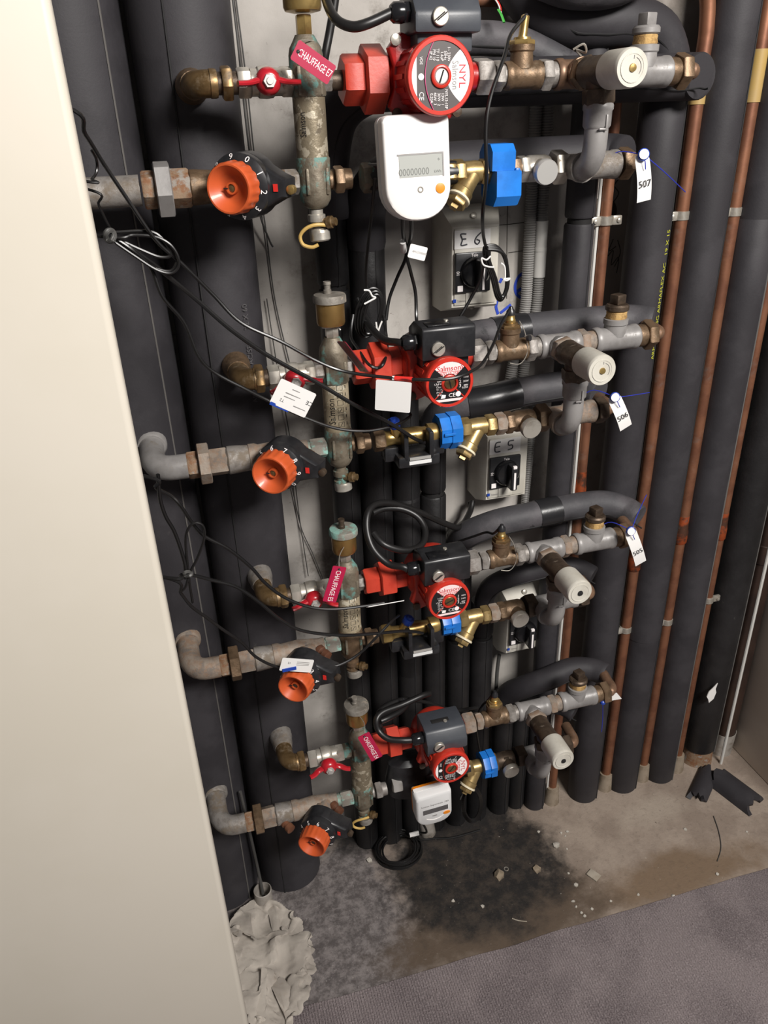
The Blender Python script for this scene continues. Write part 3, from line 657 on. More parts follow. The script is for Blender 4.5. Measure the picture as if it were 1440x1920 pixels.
        for k, (s, q) in enumerate((('1', '100W'), ('2', '310W'), ('3', '400V'))):
            text(s, f2 + V((ri * .5, 0, ri * (.2 - .19 * k))), X_, Z_, .0075, 'white_print', pl); text(q, f2 + V((ri * .78, 0, ri * (.2 - .19 * k))), X_, Z_, .004, 'white_print', pl, sx=.85)
        text('0,25A', f2 + V((ri * .74, 0, -ri * .28)), X_, Z_, .004, 'white_print', pl); text('CE', f2 + V((ri * .12, 0, -ri * .58)), X_, Z_, .0085, 'white_print', pl, sx=1.1)
        obj('mark', M().poly(circ(.0042, 14), f2 + V((ri * .42, 0, -ri * .55)), X_, Z_).poly([(-.004, -.003), (.003, -.003), (.004, .002), (-.002, .003)], f2 + V((-ri * .3, 0, -ri * .6)), X_, Z_), 'white_print', pl)
    obj('centre_ring', M().lathe(F, -Y_, [(0, .0135), (.004, .0132), (.005, .0118), (.005, .0098), (.001, .0095)], 28), 'red_face', t)
    sc = obj('vent_screw', M().lathe(F, -Y_, [(0, .0093), (.003, .0093), (.0042, .008), (.0044, 0)], 22), 'nickel_clean' if i == 0 else 'brass', t, 'slotted vent screw')
    obj('slot', M().box(F + V((0, -.0046, 0)), (.0018, .0006, .015), 0, Matrix.Rotation([.35, -.25, 1.2, .7][i], 3, 'Y')), 'gap_dark', sc)
    x, z = x_, z_
    # terminal box
    dg = kind; mt = 'dark_grey_plastic' if dg else 'black_plastic'
    bx0, bx1 = x - .050 - (.008 if i == 0 else 0), x + .034 - (.004 if i == 0 else 0); zb = z + .027 + (.019 if i == 0 else 0); zt_ = zb + .045; zb -= .004 * (i > 0); yf, yb = -.284, -.215
    if kind:
        prof = [(yf, zb), (yf, zb + .022), (yf + .014, zt_ - .004), (yf + .03, zt_), (yb, zt_), (yb, zb)]
    else:
        prof = [(yf, zb), (yf, zt_ - .004), (yf + .004, zt_), (yf + .045, zt_ + .002), (yb, zt_ - .012), (yb, zb)]
    m = M(); k = len(m.v); bm = bmesh.new()
    vs = [[bm.verts.new((xx, a, b)) for a, b in prof] for xx in (bx0, bx1)]; n = len(prof)
    bm.faces.new(vs[0]); bm.faces.new(list(reversed(vs[1])))
    for q in range(n): bm.faces.new((vs[0][q], vs[1][q], vs[1][(q + 1) % n], vs[0][(q + 1) % n]))
    bmesh.ops.recalc_face_normals(bm, faces=bm.faces[:]); bmesh.ops.bevel(bm, geom=bm.edges[:], offset=.004 if kind else .0025, segments=2, affect='EDGES', profile=.5)
    m.absorb(bm); tb = obj('terminal_box', m, mt, t, 'dark grey terminal box' if dg else 'black terminal box')
    obj('terminal_base', M().box(((bx0 + bx1) / 2, (yf + yb) / 2 + .004, zb - .006), (.075, .05, .03), .004), mt, t)
    if kind: obj('lid_slot', M().box((x - .012, yf + .036, zt_ + .0002), (.036, .010, .002), .0008), 'gap_dark', tb).hide_render = False
    else: obj('lid_edge', M().box((x - .022, yf + .016, zt_ + .0012), (.036, .024, .0022), .0008), 'black_gloss', tb)
    obj('lid_screw', M().lathe((x - .003, yf + .03, zt_ + .001), Z_, [(0, .004), (.002, .0035)], 10), 'nickel', tb)
    xs = x - .026; zs = zb + .017; cp = obj('speed_cap', M().lathe((xs, yf + .002, zs), -Y_, [(0, .0105), (.006, .0105), (.007, .0095)], 22), 'nickel', tb, 'slotted silver cap')
    for s in (-1, 1): obj('slot', M().box((xs + s * .0016, yf - .0052, zs), (.016, .0005, .0014), 0, Matrix.Rotation(-.6, 3, 'Y')), 'gap_dark', cp)
    gz = zb + .024; gy = -.258
    obj('cable_gland', M().hexa((bx0 + .002, gy, gz), -X_, .01, .0125).lathe((bx0 - .006, gy, gz), -X_, [(0, .0115), (.004, .0125), (.014, .0118), (.018, .0085)], 18), 'black_gloss', t)
    return V((bx0 - .022, gy, gz))
def right_side(i):
    z = ZT[i]; r_ = ROW[i]
    t = thing('sensor_tee', f'brass tee with temperature probe right of the {r_} pump', 'pipe tee', (.52, P, z))
    obj('reducer', M().hexa((.454, P, z), X_, .024, .024, rot=.2).hexa((.482, P, z), X_, .013, .0195, rot=.4).lathe((.494, P, z), X_, [(0, .0145), (.008, .0145)], 14), 'galvanised' if i < 3 else 'rust_grey', t)
    xt = .524
    obj('body', M().lathe((.498, P, z), X_, [(0, .0165), (.004, .0185), (.009, .0185), (.012, .0168), (.043, .0168), (.046, .0185), (.053, .0185), (.056, .0165)], 22).lathe((xt, P, z + .008), Z_, [(0, .0165), (.02, .0155), (.022, .0175), (.029, .0175), (.030, .015)], 18), 'bronze', t)
    obj('plug', M().hexa((xt, P, z + .036), Z_, .007, .0165 if i else .0175).lathe((xt, P, z + .042), Z_, [(0, .0125), (.004, .012)], 14), 'brass_gold' if i == 3 else ('brass' if i else 'brass_bright'), t)
    pb = M().lathe((xt, P, z + .045), Z_, [(0, .0085), (.005, .0085), (.006, .0075), (.014, .0065)], 12)
    if i == 0: pb = M().lathe((xt, P, z + .045), v(.12, 0, 1), [(0, .007), (.004, .006), (.026, .0058), (.028, .003)], 12)
    p = obj('probe', pb, 'brass_bright', t)
    if i: obj('cable_boot', M().lathe((xt, P, z + .058), Z_, [(0, .0075), (.006, .0072), (.010, .004), (.013, .003)], 12), 'black_plastic', p)
    if i in (1, 2):
        obj('seal_wire', M().tube([v(xt + .010, P - .012, z + .05), v(xt + .02, P - .014, z + .03), v(xt + .024, P - .018, z + .0), v(xt + .012, P - .020, z - .018), v(xt - .006, P - .018, z - .016)], .0007, 5, 5), 'nickel', t)
        obj('seal', M().lathe((xt + .023, P - .018, z + .022), v(.5, -.8, .2), [(0, .005), (.005, .005)], 10), 'cap_grey' if i == 2 else 'black_plastic', t)
    # grey tee with branch
    gm = 'grey_paint' if i else 'copper_dull'
    t = thing('pipe_tee', f'{"grey painted" if i else "corroded copper coloured"} pipe tee feeding the bypass valve of the {r_} row', 'pipe tee', (.61, P, z))
    obj('hex_nipple', M().hexa((.553, P, z), X_, .015, .0215, rot=.15).lathe((.566, P, z), X_, [(0, .0165), (.012, .0165)], 16), 'galvanised', t)
    g = M().lathe((.576, P, z), X_, [(0, .0185), (.003, .0205), (.009, .0205), (.012, .0187), (.058, .0187), (.061, .0205), (.07, .0205), (.073, .0185)], 24)
    g.lathe((.606, P, z), -Y_, [(0, .0175), (.014, .0178), (.018, .0205), (.026, .0205), (.027, .018)], 22); obj('body', g, gm, t)
    if i == 0:
        obj('spring_clip', M().tube([v(.60, P - .005, z + .03), v(.612, P - .012, z + .036), v(.62, P - .005, z + .026), v(.61, P + .004, z + .03), v(.616, P, z + .022)], .0016, 6, 5), 'nickel', t)
    # bypass valve, coming forward
    xb = .606; kb = 'dark_bronze'
    t = thing('bypass_valve', f'brass bypass valve with {"smooth" if i == 0 else "ribbed"} white knob, {r_} row', 'valve', (xb, P - .1, z))
    obj('hex_nut', M().hexa((xb, P - .026, z), -Y_, .014, .0225, rot=.3), 'rust_grey' if i else 'bronze', t)
    obj('body', M().lathe((xb, P - .039, z), -Y_, [(0, .0175), (.006, .0205), (.02, .0195), (.045, .0195), (.056, .021), (.066, .0195)], 22).lathe((xb, P - .070, z), v(.12, 0, -1), [(0, .017), (.024, .017)], 18), kb, t)
    ob = obj('outlet_nut', M().hexa((xb + .002, P - .070, z - .020), v(.1, 0, -1), .020, .0225, rot=.2), kb, t)
    n = 48; kp = []
    rk = .0232 if i == 0 else .0238
    m = M(); c0 = V((xb, P - .102, z)); A = []
    for tt, rr, rib in ((0, rk * .96, 0), (.002, rk, 1), (.046, rk, 1), (.049, rk * .99, 0), (.052, rk * .93, 0)):
        k = len(m.v)
        for q in range(n * 2):
            a = math.pi * q / n; rq = rr * (1 - (.022 if (q % 2 and rib and i) else 0)); m.v.append(c0 + V((rq * math.cos(a), -tt, rq * math.sin(a))))
        q = list(range(k, len(m.v)))
        if A: m.bridge(A, q)
        else: m.f.append(tuple(reversed(q)))
        A = q
    m.f.append(tuple(A)); kn = obj('knob', m, 'knob_white', t, 'white knob')
    yk = P - .1545
    obj('knob_centre', M().lathe((xb, yk, z), -Y_, [(0, .005), (.002, .0045), (.0025, .001)], 14), 'brass_bright' if i < 2 else 'gap_dark', kn)
    obj('knob_ring', M().lathe((xb, yk + .0003, z), -Y_, [(0, .017), (.0007, .017), (.0007, .0155), (.0002, .0152)], 28), 'knob_white', kn)
    if i < 2: obj('knob_scale', M().box((xb + .001, yk - .0003, z + .012), (.0008, .0004, .004)).tube([v(xb + .012 * math.cos(a), yk - .0002, z + .012 * math.sin(a)) for a in (-.6, -.2, .3, .8, 1.2)], .0004, 4, 2), 'grey_print', kn)
    # grey elbow dropping to the lower line
    zl = ZL[i]; t = thing('pipe_elbow', f'grey painted bend dropping from the {r_} white knob valve to the lower line', 'elbow', (xb, P - .07, zl))
    xa = xb + .004; ya = P - .070; drop = zl - .002
    top = z - .040
    obj('bend', M().tube([v(xa, ya, top), v(xa, ya, drop + .046)] + arcpath((xa, ya, drop + .04), (xa, ya, drop - .004), (xa, P - .02, drop)), .0165, 20, 1), 'grey_paint', t)
    obj('socket', M().lathe((xa, ya, top + .002), -Z_, [(0, .0195), (.003, .021), (.008, .021), (.010, .0195), (.028, .0193), (.032, .0165)], 22), 'grey_paint', t)
    obj('mark', M().box((xa + .004, ya - .0197, top - .022), (.0035, .003, .02), .001).box((xa - .001, ya - .0193, top - .030), (.012, .003, .003), .001), 'grey_paint', t)
    # plugged tee
    t = thing('plugged_tee', f'grey painted tee with a square headed plug on top, {r_} row right', 'pipe tee', (.72, P, z))
    obj('hex_nipple', M().hexa((.649, P, z), X_, .014, .022, rot=.2).lathe((.66, P, z), X_, [(0, .017), (.02, .017)], 16), 'rust_grey' if i else 'dark_bronze', t)
    xq = .716
    obj('body', M().lathe((.676, P, z), X_, [(0, .0195), (.003, .0215), (.010, .0215), (.013, .0195), (.07, .0198), (.073, .0212), (.08, .0212), (.083, .0185)], 24).lathe((xq, P, z + .006), Z_, [(0, .0195), (.018, .0185), (.020, .0205), (.028, .0205), (.029, .017)], 22), 'grey_paint', t)
    obj('hemp', M().lathe((xq, P, z + .034), Z_, [(0, .0165), (.003, .0178), (.008, .0165), (.011, .0172), (.013, .016)], 18), 'hemp', t, 'tan hemp sealing')
    obj('plug', M().lathe((xq, P, z + .047), Z_, [(0, .017), (.002, .0195), (.008, .0195), (.011, .017)], 20).box((xq, P, z + .066), (.019, .019, .016), .0018, Matrix.Rotation(.25, 3, 'Z')), 'grey_paint' if i == 0 else 'dark_bronze', t, 'square headed plug')
    # end union and copper bend
    t = thing('end_coupling', f'bronze hex coupling with copper bend at the right end of the {r_} row', 'coupling', (.78, P, z))
    obj('sleeve', M().lathe((.757, P, z), X_, [(0, .0185), (.012, .019), (.02, .017)], 20), 'bronze', t)
    obj('hex_nut', M().hexa((.773, P, z), X_, .017, .0255, rot=.3), 'bronze', t)
    obj('bend', M().tube([v(.786, P, z), v(.80, P, z)] + arcpath((.793, P, z), (.808, P, z), (.808, P + .026, z)) + [v(.812, P + .055, z)], .0118, 16, 1), 'copper_dull', t)
def lower_left(i):
    z = ZL[i]; r_ = ROW[i]; gm = ['galvanised', 'grey_paint', 'rust_grey', 'galvanised'][i]
    t = thing('steel_elbow', f'{["thick grey pipe stub", "smooth grey painted elbow", "dirty brown grey elbow", "speckled grey elbow"][i]} at the left end of the {r_} lower line', 'elbow', (-.06, P, z))
    xe = -.064
    if i == 0: p = [v(-.12, P, z), v(-.07, P, z), v(-.015, P, z)]
    else: p = [v(xe, -.11, z + .012), v(xe, -.13, z + .008)] + arcpath((xe, -.15, z + .004), (xe, P, z), (-.03, P, z)) + [v(-.012, P, z)]
    obj('bend', M().tube(p, .0195, 22, 1), gm, t)
    if i: obj('socket', M().lathe(v(xe, -.105, z + .012), v(0, -1, -.15), [(0, .025), (.016, .025), (.02, .022)], 20), gm, t)
    t = thing('steel_union', f'rusty steel pipe union with wide nut in the {r_} lower line', 'union', (.02, P, z))
    k = 1.12 if i == 0 else 1
    obj('hex_end', M().hexa((-.012, P, z), X_, .018, .0215 * k, rot=.3), 'rusty', t, 'rusty hex end')
    obj('union_nut', M().hexa((.005, P, z), X_, .021 if i == 0 else .018, .032 * k, ch=.04, rot=.15), ['grey_paint', 'rust_grey', 'bronze', 'bronze'][i], t)
    obj('hex_body', M().hexa((.022, P, z), X_, .028, .022 * k, rot=.45), 'rusty' if i == 0 else 'rust_grey', t)
    obj('sleeve', M().lathe((.047, P, z), X_, [(0, .0185), (.004, .0225), (.010, .0225), (.036, .0205), (.04, .018)], 22), 'bronze' if i == 0 else 'galvanised', t)
    # balancing valve
    x = [.112, .125, .124, .126][i]
    t = thing('balancing_valve', f'balancing valve with orange handwheel on black dial, {r_} row', 'valve', (x, P, z))
    b = M().lathe((.08, P, z), X_, [(0, .017), (.004, .0215), (.014, .0215), (.02, .019), (.05, .021), (.075, .018), (.088, .0165), (.098, .0165)], 22)
    b.lathe((x + .030, P, z), v(-.53, -.85, 0), [(0, .017), (.018, .0175), (.02, .0205), (.028, .0205), (.03, .017)], 20)
    obj('body', b, 'rust_grey' if i else 'bronze', t)
    zo = [.002, .002, -.013, -.013][i]
    yd = P - .040
    # housing: disc with a pointer nose to the right
    out = []; Rr = .041 if i == 0 else .038; tip = .062
    rot = [-.05, -.10, .06, .10][i]
    for k in range(25):
        a = math.radians(38 + (322 - 38) * k / 24); out.append((Rr * math.cos(a), Rr * math.sin(a)))
    out += [(tip - .012, -.0155), (tip, -.011), (tip, .011), (tip - .012, .0155)]
    cs, sn = math.cos(rot), math.sin(rot); out = [(a * cs - b_ * sn, a * sn + b_ * cs) for a, b_ in out]
    hs = obj('housing', M().prism(out, (x, yd + .018, z + zo), X_, Z_, .030, .006), 'black_plastic', t)
    dl = obj('dial_ring', M().lathe((x, yd - .008, z + zo), -Y_, [(0, Rr * .99), (.010, Rr), (.013, Rr * .985), (.0185, Rr * .79), (.0195, Rr * .6)], 40), 'black_plastic', t)
    start = [.9, -1.0, 2.3, -.5][i]                                  # dial turned differently on each valve
    for d in range(10):
        a = [math.radians(62 - 36 * d), math.radians(-52 + 36 * (10 - d) - 0), math.radians(-40 + 36 * (5 - d)), math.radians(-36 + 36 * (9 - d))][i] if i == 0 else [0, math.radians(-44 + 36 * ((10 - d) % 10)), math.radians(-32 + 36 * ((5 - d) % 10)), math.radians(-28 + 36 * ((9 - d) % 10))][i]
        rd = Rr * .885; o = V((x + rd * math.cos(a), yd - .0252, z + zo + rd * math.sin(a)))
        up = V((math.cos(a), .67, math.sin(a))).normalized(); ri_ = V((math.sin(a), 0, -math.cos(a)))
        text(str(d), o, ri_, up, .0115, 'white_print', dl, 'digit')
    # pointer window
    o = V((x + (Rr + .006) * cs, yd - .0128, z + zo + (Rr + .006) * sn)); obj('pointer_window', M().box(o, (.006, .001, .009), 0), 'red_flag', hs)
    obj('nose_screw', M().lathe((x + (tip + .004) * cs, yd - .002, z + zo + (tip + .0) * sn - .002), -Y_, [(0, .0058), (.008, .0058), (.009, .004)], 14), 'brass_bright' if i == 0 else 'dark_bronze', hs)
    kn = obj('handwheel', M(), 'orange', t) if 0 else None
    m = M(); n = 72; c0 = V((x, yd - .018, z + zo)); rk = [.0325, .0325, .0305, .0305][i]; A = None
    for tt, rr, rib in ((0, .98, 1), (.004, 1.0, 1), (.026, .98, 1), (.032, .95, .3), (.0345, .90, 0), (.0345, .84, 0), (.031, .74, 0), (.024, .56, 0), (.020, .40, 0), (.020, .24, 0), (.026, .22, 0), (.026, .16, 0), (.018, .15, 0)):
        k = len(m.v)
        for q in range(n):
            a = 2 * math.pi * q / n; ph = (q % 4); rq = rk * rr * (1 - (.05 * rib if ph in (0,) else .02 * rib if ph in (1, 3) else 0)); m.v.append(c0 + V((rq * math.cos(a), -tt, rq * math.sin(a))))
        q = list(range(k, len(m.v)))
        if A: m.bridge(A, q)
        else: m.f.append(tuple(reversed(q)))
        A = q
    m.f.append(tuple(A)); kn = obj('handwheel', m, 'orange', t, 'orange dished handwheel')
    obj('spindle', M().lathe(c0, -Y_, [(.010, .005), (.024, .005), (.025, .003)], 14), 'brass' if i < 2 else 'dark_bronze', kn)
    obj('slot', M().box(c0 + V((-.0075, -.0262, .0)), (.006, .0006, .0016)), 'gap_dark', kn)
    spin((hs, dl, kn), V((x, P - .055, z)), Matrix.Rotation(-.56, 3, 'Z'))
    if i:
        for s in ((.178, .006),) + (((.075, -.008),) if i == 3 else ()):
            obj('test_point', M().lathe((s[0] - .012, P - .014, z + s[1]), v(.45, -.85, -.15), [(0, .0095), (.008, .0095), (.009, .0075), (.014, .0075), (.015, .0095), (.025, .0095), (.026, .007)], 14), 'copper', t, 'copper coloured test point')
def strainer(i):
    z = ZL[i]; x0, x1 = [(.424, .482), (.440, .502), (.442, .504), (.462, .515)][i]; w = x1 - x0
    t = thing('y_strainer', f'brass Y strainer of the {ROW[i]} lower line with leg slanting down', 'strainer', ((x0 + x1) / 2, P, z))
    b = M().hexa((x0, P, z), X_, .016, .0185, rot=.3).lathe((x0 + .015, P, z), X_, [(0, .0145), (w * .3, .0155), (w - .03, .0145)], 20).hexa((x1 - .016, P, z), X_, .016, .0185, rot=.1)
    d = v(-.62, -.35, -.7).normalized(); o = v(x0 + w * .55, P, z)
    b.lathe(o, d, [(.0, .0135), (.022, .0135), (.034, .0145), (.036, .0165), (.046, .0165)], 18)
    obj('body', b, 'brass_gold', t)
    obj('gasket', M().lathe(o + d * .0455, d, [(0, .0165), (.001, .018), (.004, .018), (.005, .016)], 18), 'ivory', t, 'ivory sealing ring')
    obj('cap', M().hexa(o + d * .050, d, .009, .0155).lathe(o + d * .059, d, [(0, .0075), (.006, .007)], 4), 'brass_gold', t)
    text('PER', o + V((-.014, -.0165, -.012)), v(.7, .1, .5).normalized(), v(-.4, .1, .85).normalized(), .007, 'brass', t)
def check_valve(i):
    z = ZL[i]; x0, x1 = [(.508, .583), (.503, .583), (.505, .585), (.528, .585)][i]
    t = thing('check_valve', f'{["nickel", "brass", "brass", "dark brass"][i]} check valve with round plug facing forward, {ROW[i]} lower line', 'valve', ((x0 + x1) / 2, P, z))
    mt = ['nickel', 'bronze', 'bronze', 'dark_bronze'][i]; xp = .556
    if i != 3: obj('hex_end', M().hexa((x0, P, z), X_, .017, .0195, rot=.2).lathe((x0 + .016, P, z), X_, [(0, .016), (.008, .016)], 16), 'bronze' if i == 0 else 'rust_grey', t)
    else: obj('hex_end', M().hexa((x0 - .006, P, z), X_, .012, .0215, rot=.2), 'bronze', t)
    obj('body', M().hexa((x0 + .018, P, z), X_, .014, .0195, rot=.1).lathe((xp - .022, P, z), X_, [(0, .0155), (.008, .0185), (.034, .0185), (.04, .0165)], 20).lathe((xp, P, z), v(.0, -1, -.12), [(0, .0155), (.026, .015)], 20), mt, t)
    obj('plug', M().lathe((xp, P - .026, z - .003), v(.0, -1, -.12), [(0, .0178), (.008, .0178), (.010, .0165)], 26), 'nickel_clean' if i == 0 else 'nickel', t, 'round metal plug')
    obj('union_nut', M().hexa((.580, P, z), X_, .021, .0245, rot=.25), ['nickel', 'bronze', 'dark_bronze', 'dark_bronze'][i], t)
    t = thing('lower_tee', f'grey tee closing the right end of the {ROW[i]} lower line', 'pipe tee', (.65, P, z))
    gm = ['galvanised', 'rust_grey', 'grey_paint', 'grey_paint'][i]
    obj('body', M().lathe((.600, P, z), X_, [(0, .0165), (.008, .0172), (.03, .0175), (.034, .0205), (.04, .0205), (.076, .019), (.08, .0205), (.088, .0205), (.09, .018)], 22).lathe((.610, P, z), -Y_, [(0, .017), (.03, .0185), (.034, .0205), (.042, .0205)], 20), gm, t)
    obj('end_nut', M().hexa((.693, P, z), X_, .018, .0235, rot=.3), 'dark_bronze' if i else 'bronze', t)
    obj('copper_bend', M().tube([v(.708, P, z)] + arcpath((.714, P, z), (.728, P, z), (.728, P + .028, z)) + [v(.73, P + .055, z)], .0115, 14, 1), 'copper_dull', t)
def blue_clamp(i):
    z = ZL[i]; x0, x1 = [(.476, .515), (.399, .437), (.404, .440), (.498, .528)][i]; h = [.0345, .030, .026, .031][i]
    t = thing('seal_clamp', f'bright blue {["two piece", "octagonal", "notched", "octagonal"][i]} sealing clamp in the {ROW[i]} lower line', 'clamp', ((x0 + x1) / 2, P, z))
    oc = [(h * math.cos(math.radians(22.5 + 45 * k)) * .95, h * math.sin(math.radians(22.5 + 45 * k))) for k in range(8)]
    if i == 0:
        obj('upper_shell', M().prism([(-.026, -.001), (.024, -.001), (.024, .022), (.012, .034), (-.016, .034), (-.026, .024)], (x0 - .002, P, z + .002), Y_, Z_, x1 - x0 - .002, .003), 'blue_plastic', t)
        obj('lower_shell', M().prism([(-.034, .0), (-.036, -.034), (-.024, -.048), (.012, -.048), (.024, -.034), (.024, .0)], (x0 + .002, P, z + .001), Y_, Z_, x1 - x0 + .001, .004), 'blue_plastic', t)
        obj('hinge', M().box(((x0 + x1) / 2 + .017, P - .026, z + .001), (.008, .008, .006), .002), 'blue_plastic', t)
    else:
        a = (x0 + x1) / 2
        obj('left_shell', M().prism(oc, (x0, P, z), Y_, Z_, (x1 - x0) * .5, .002), 'blue_plastic', t)
        obj('right_shell', M().prism([(p * 1.05, q * 1.05) for p, q in oc], (a - .0005, P, z), Y_, Z_, (x1 - x0) * .5, .003), 'blue_plastic', t)
        obj('joint', M().box((a - .006, P - h * .95, z + .004), (.020, .004, .005), .001), 'blue_plastic', t)
def flow_meter(i):
    z = ZL[i]
    t = thing('flow_meter', f'gold brass flow meter body in a black bracket, {ROW[i]} lower line', 'meter', (.35, P, z))
    obj('union_nut', M().hexa((.288, P, z), X_, .018, .0195, rot=.3), 'bronze' if i == 1 else 'brass_bright', t)
    obj('body', M().lathe((.303, P, z), X_, [(0, .0125), (.004, .0145), (.008, .0125), (.02, .0115), (.03, .0145), (.06, .0145), (.07, .0125), (.076, .0125), (.078, .0165), (.090, .0165), (.098, .0145)], 20), 'brass_bright', t)
    obj('rib', M().box((.348, P - .0135, z + .001), (.022, .006, .010), .002), 'brass_bright', t)
    o = v(.328, P - .004, z + .004); d = v(-.25 if i == 1 else .35, -.25, .9).normalized()
    obj('sensor_pocket', M().lathe(o, d, [(0, .0085), (.022, .0085)], 14), 'brass_bright', t)
    obj('sensor_plug', M().hexa(o + d * .021, d, .013, .0105, n=8).lathe(o + d * .033, d, [(0, .006), (.005, .004)], 10), 'dark_blue', t, 'dark blue sensor plug')
    b = M()
    for s in (.334, .377): b.box((s, P - .026, z - .006), (.008, .022, .046), .002)
    b.box((.356, P - .012, z - .032), (.072, .05, .02), .004).box((.318, P, z - .024), (.03, .03, .026), .004).box((.395, P, z - .02), (.026, .03, .030), .004)
    obj('bracket', b, 'black_plastic', t, 'black plastic bracket')
    obj('label_plate', M().box((.357, P - .0375, z - .033), (.038, .0015, .006)), 'white_case', t); obj('glossy_bar', M().box((.357, P - .0375, z - .026), (.036, .001, .005)), 'nickel_clean', t)
for i in range(4):
    elbow_wall(i); ball_valve(i); separator(i); air_vent(i); union(i)
GL = [pump(i) for i in range(4)]
for i in range(4):
    right_side(i); lower_left(i); strainer(i); check_valve(i); blue_clamp(i)
flow_meter(1); flow_meter(2)

# ---------------------------------------------------------------- heat meters
def rounded_meter(w, h, rt, rb, n=8):          # outline with small top corners and a big rounded bottom
    o = []
    for cx, cy, r, a0 in ((w / 2 - rb, -h / 2 + rb, rb, -90), (w / 2 - rt, h / 2 - rt, rt, 0), (-w / 2 + rt, h / 2 - rt, rt, 90), (-w / 2 + rb, -h / 2 + rb, rb, 180)):
        for k in range(n + 1): a = math.radians(a0 + 90 * k / n); o.append((cx + r * math.cos(a), cy + r * math.sin(a)))
    return o
c = at(784, 316, -.285); tilt = Matrix.Rotation(-.02, 3, 'Y') @ Matrix.Rotation(-.06, 3, 'X'); ux, uy = tilt @ X_, tilt @ Z_; nn = ux.cross(uy)
t = thing('heat_meter', 'large white heat meter with display reading zeros, hanging under the top pump', 'meter', c)
obj('casing', M().prism(rounded_meter(.092, .130, .009, .042), c - nn * .022, ux, uy, .022, .005), 'white_plastic', t)
obj('back_shell', M().prism(rounded_meter(.094, .13, .01, .042), c - nn * .034, ux, uy, .012, 0), 'white_case', t)
obj('lcd', M().prism([(-.030, -.013), (.030, -.013), (.030, .0135), (-.030, .0135)], c + ux * .004 + uy * .003 - nn * .0002, ux, uy, .0006), 'lcd', t, 'grey liquid crystal display')
obj('lcd_frame', M().prism([(-.032, .0135), (.032, .0135), (.032, .0155), (-.032, .0155)], c + ux * .004 + uy * .003 - nn * .0002, ux, uy, .001).prism([(.030, -.014), (.032, -.014), (.032, .0135), (.030, .0135)], c + ux * .004 + uy * .003 - nn * .0002, ux, uy, .001), 'grey_print', t)
text('00000000', c + ux * -.006 + uy * -.004 + nn * .0006, ux, uy, .0125, 'lcd_ink', t, sx=.85); text('kWh', c + ux * .027 + uy * -.005 + nn * .0006, ux, uy, .005, 'lcd_ink', t); text('*', c + ux * .029 + uy * .008 + nn * .0006, ux, uy, .008, 'lcd_ink', t)
obj('button', M().lathe(c + ux * .030 + uy * -.026 - nn * .001, nn, [(0, .0068), (.002, .0065), (.0025, .004)], 20), 'orange_button', t, 'round orange button')
obj('infrared_port', M().lathe(c + ux * .002 + uy * -.026 - nn * .001, nn, [(0, .0042), (.0016, .004), (.0016, .0025), (.0006, .0024)], 16), 'cap_grey', t)
zz = ZL[0]
obj('flow_body', M().lathe((.292, P, zz), X_, [(0, .017), (.006, .0185), (.02, .0185), (.03, .022), (.08, .022), (.1, .0185), (.135, .0165)], 20), 'black_plastic', t, 'black flow sensor body behind the casing')
obj('nut', M().hexa((.287, P, zz), X_, .016, .0205, rot=.3), 'verdigris', t)
obj('nut', M().hexa((.409, P, zz), X_, .016, .0185, rot=.3), 'brass_gold', t)
obj('mount', M().box((.345, -.235, 1.545), (.05, .06, .05), .006), 'black_plastic', t)
zz = ZL[3] + .012
c = at(815, 1519, -.275); tilt = Matrix.Rotation(.10, 3, 'X') @ Matrix.Rotation(-.06, 3, 'Y'); ux, uy = tilt @ X_, tilt @ Z_; nn = ux.cross(uy)
t = thing('heat_meter', 'small white heat meter with dark display, below the bottom pump', 'meter', c)
oc = rounded_meter(.078, .098, .008, .030)
obj('casing', M().prism(oc, c - nn * .028, ux, uy, .028, .007), 'white_case', t)
obj('top_band', M().prism([(-.037, -.004), (.037, -.004), (.037, .004), (-.037, .004)], c + uy * .0492 - nn * .022, ux, -nn, .0008), 'paper', t)
obj('orange_edge', M().prism(rounded_meter(.0785, .0985, .008, .030), c - nn * .032, ux, uy, .005), 'orange_button', t, 'orange rear edge')
obj('lcd', M().prism([(-.027, -.007), (.027, -.007), (.027, .007), (-.027, .007)], c + ux * .002 + uy * .0 - nn * .0003, ux, uy, .0008), 'lcd_dark', t, 'dark blank display')
text('Sontex Superstatic 789', c + ux * .001 + uy * .019 + nn * .0004, ux, uy, .0075, 'grey_print', t, sx=.85)
text('CE', c + ux * -.028 + uy * .039 + nn * .0006 - nn * .001, ux, uy, .006, 'black_print', t); text('Type 789  DN15', c + ux * -.012 + uy * .0395 - nn * .0005, ux, uy, .0042, 'grey_print', t)
obj('button', M().prism([(.0075 * math.cos(q), .0045 * math.sin(q)) for q in [k * .3142 for k in range(20)]], c + ux * .026 + uy * -.017 - nn * .001, ux, uy, .0022), 'orange_button', t, 'oval orange button')
obj('smile_groove', M().tube([c + ux * (.022 * math.sin(q)) + uy * (-.014 - .016 * math.cos(q)) + nn * .0002 for q in (-1, -.6, -.2, .2, .6, 1)], .0008, 6, 4), 'white_plastic', t)
obj('release_mark', M().box(c + uy * -.0165 + nn * .0004, (.009, .0012, .0025), 0, tilt), 'grey_print', t)
ob = M().lathe((.345, -.185, zz + .05), v(0, 0, -1), [(0, .03), (.01, .05), (.05, .058), (.1, .05), (.11, .03)], 26)
for q, vv in enumerate(ob.v): ob.v[q] = V((vv.x, -.185 + (vv.y + .185) * .5, vv.z))
obj('back_body', ob, 'black_plastic', t, 'black rounded body behind the casing')
obj('nut', M().hexa((.297, P, ZL[3] + .006), X_, .02, .0185, rot=.3), 'nickel_clean', t, 'shiny silver nut')
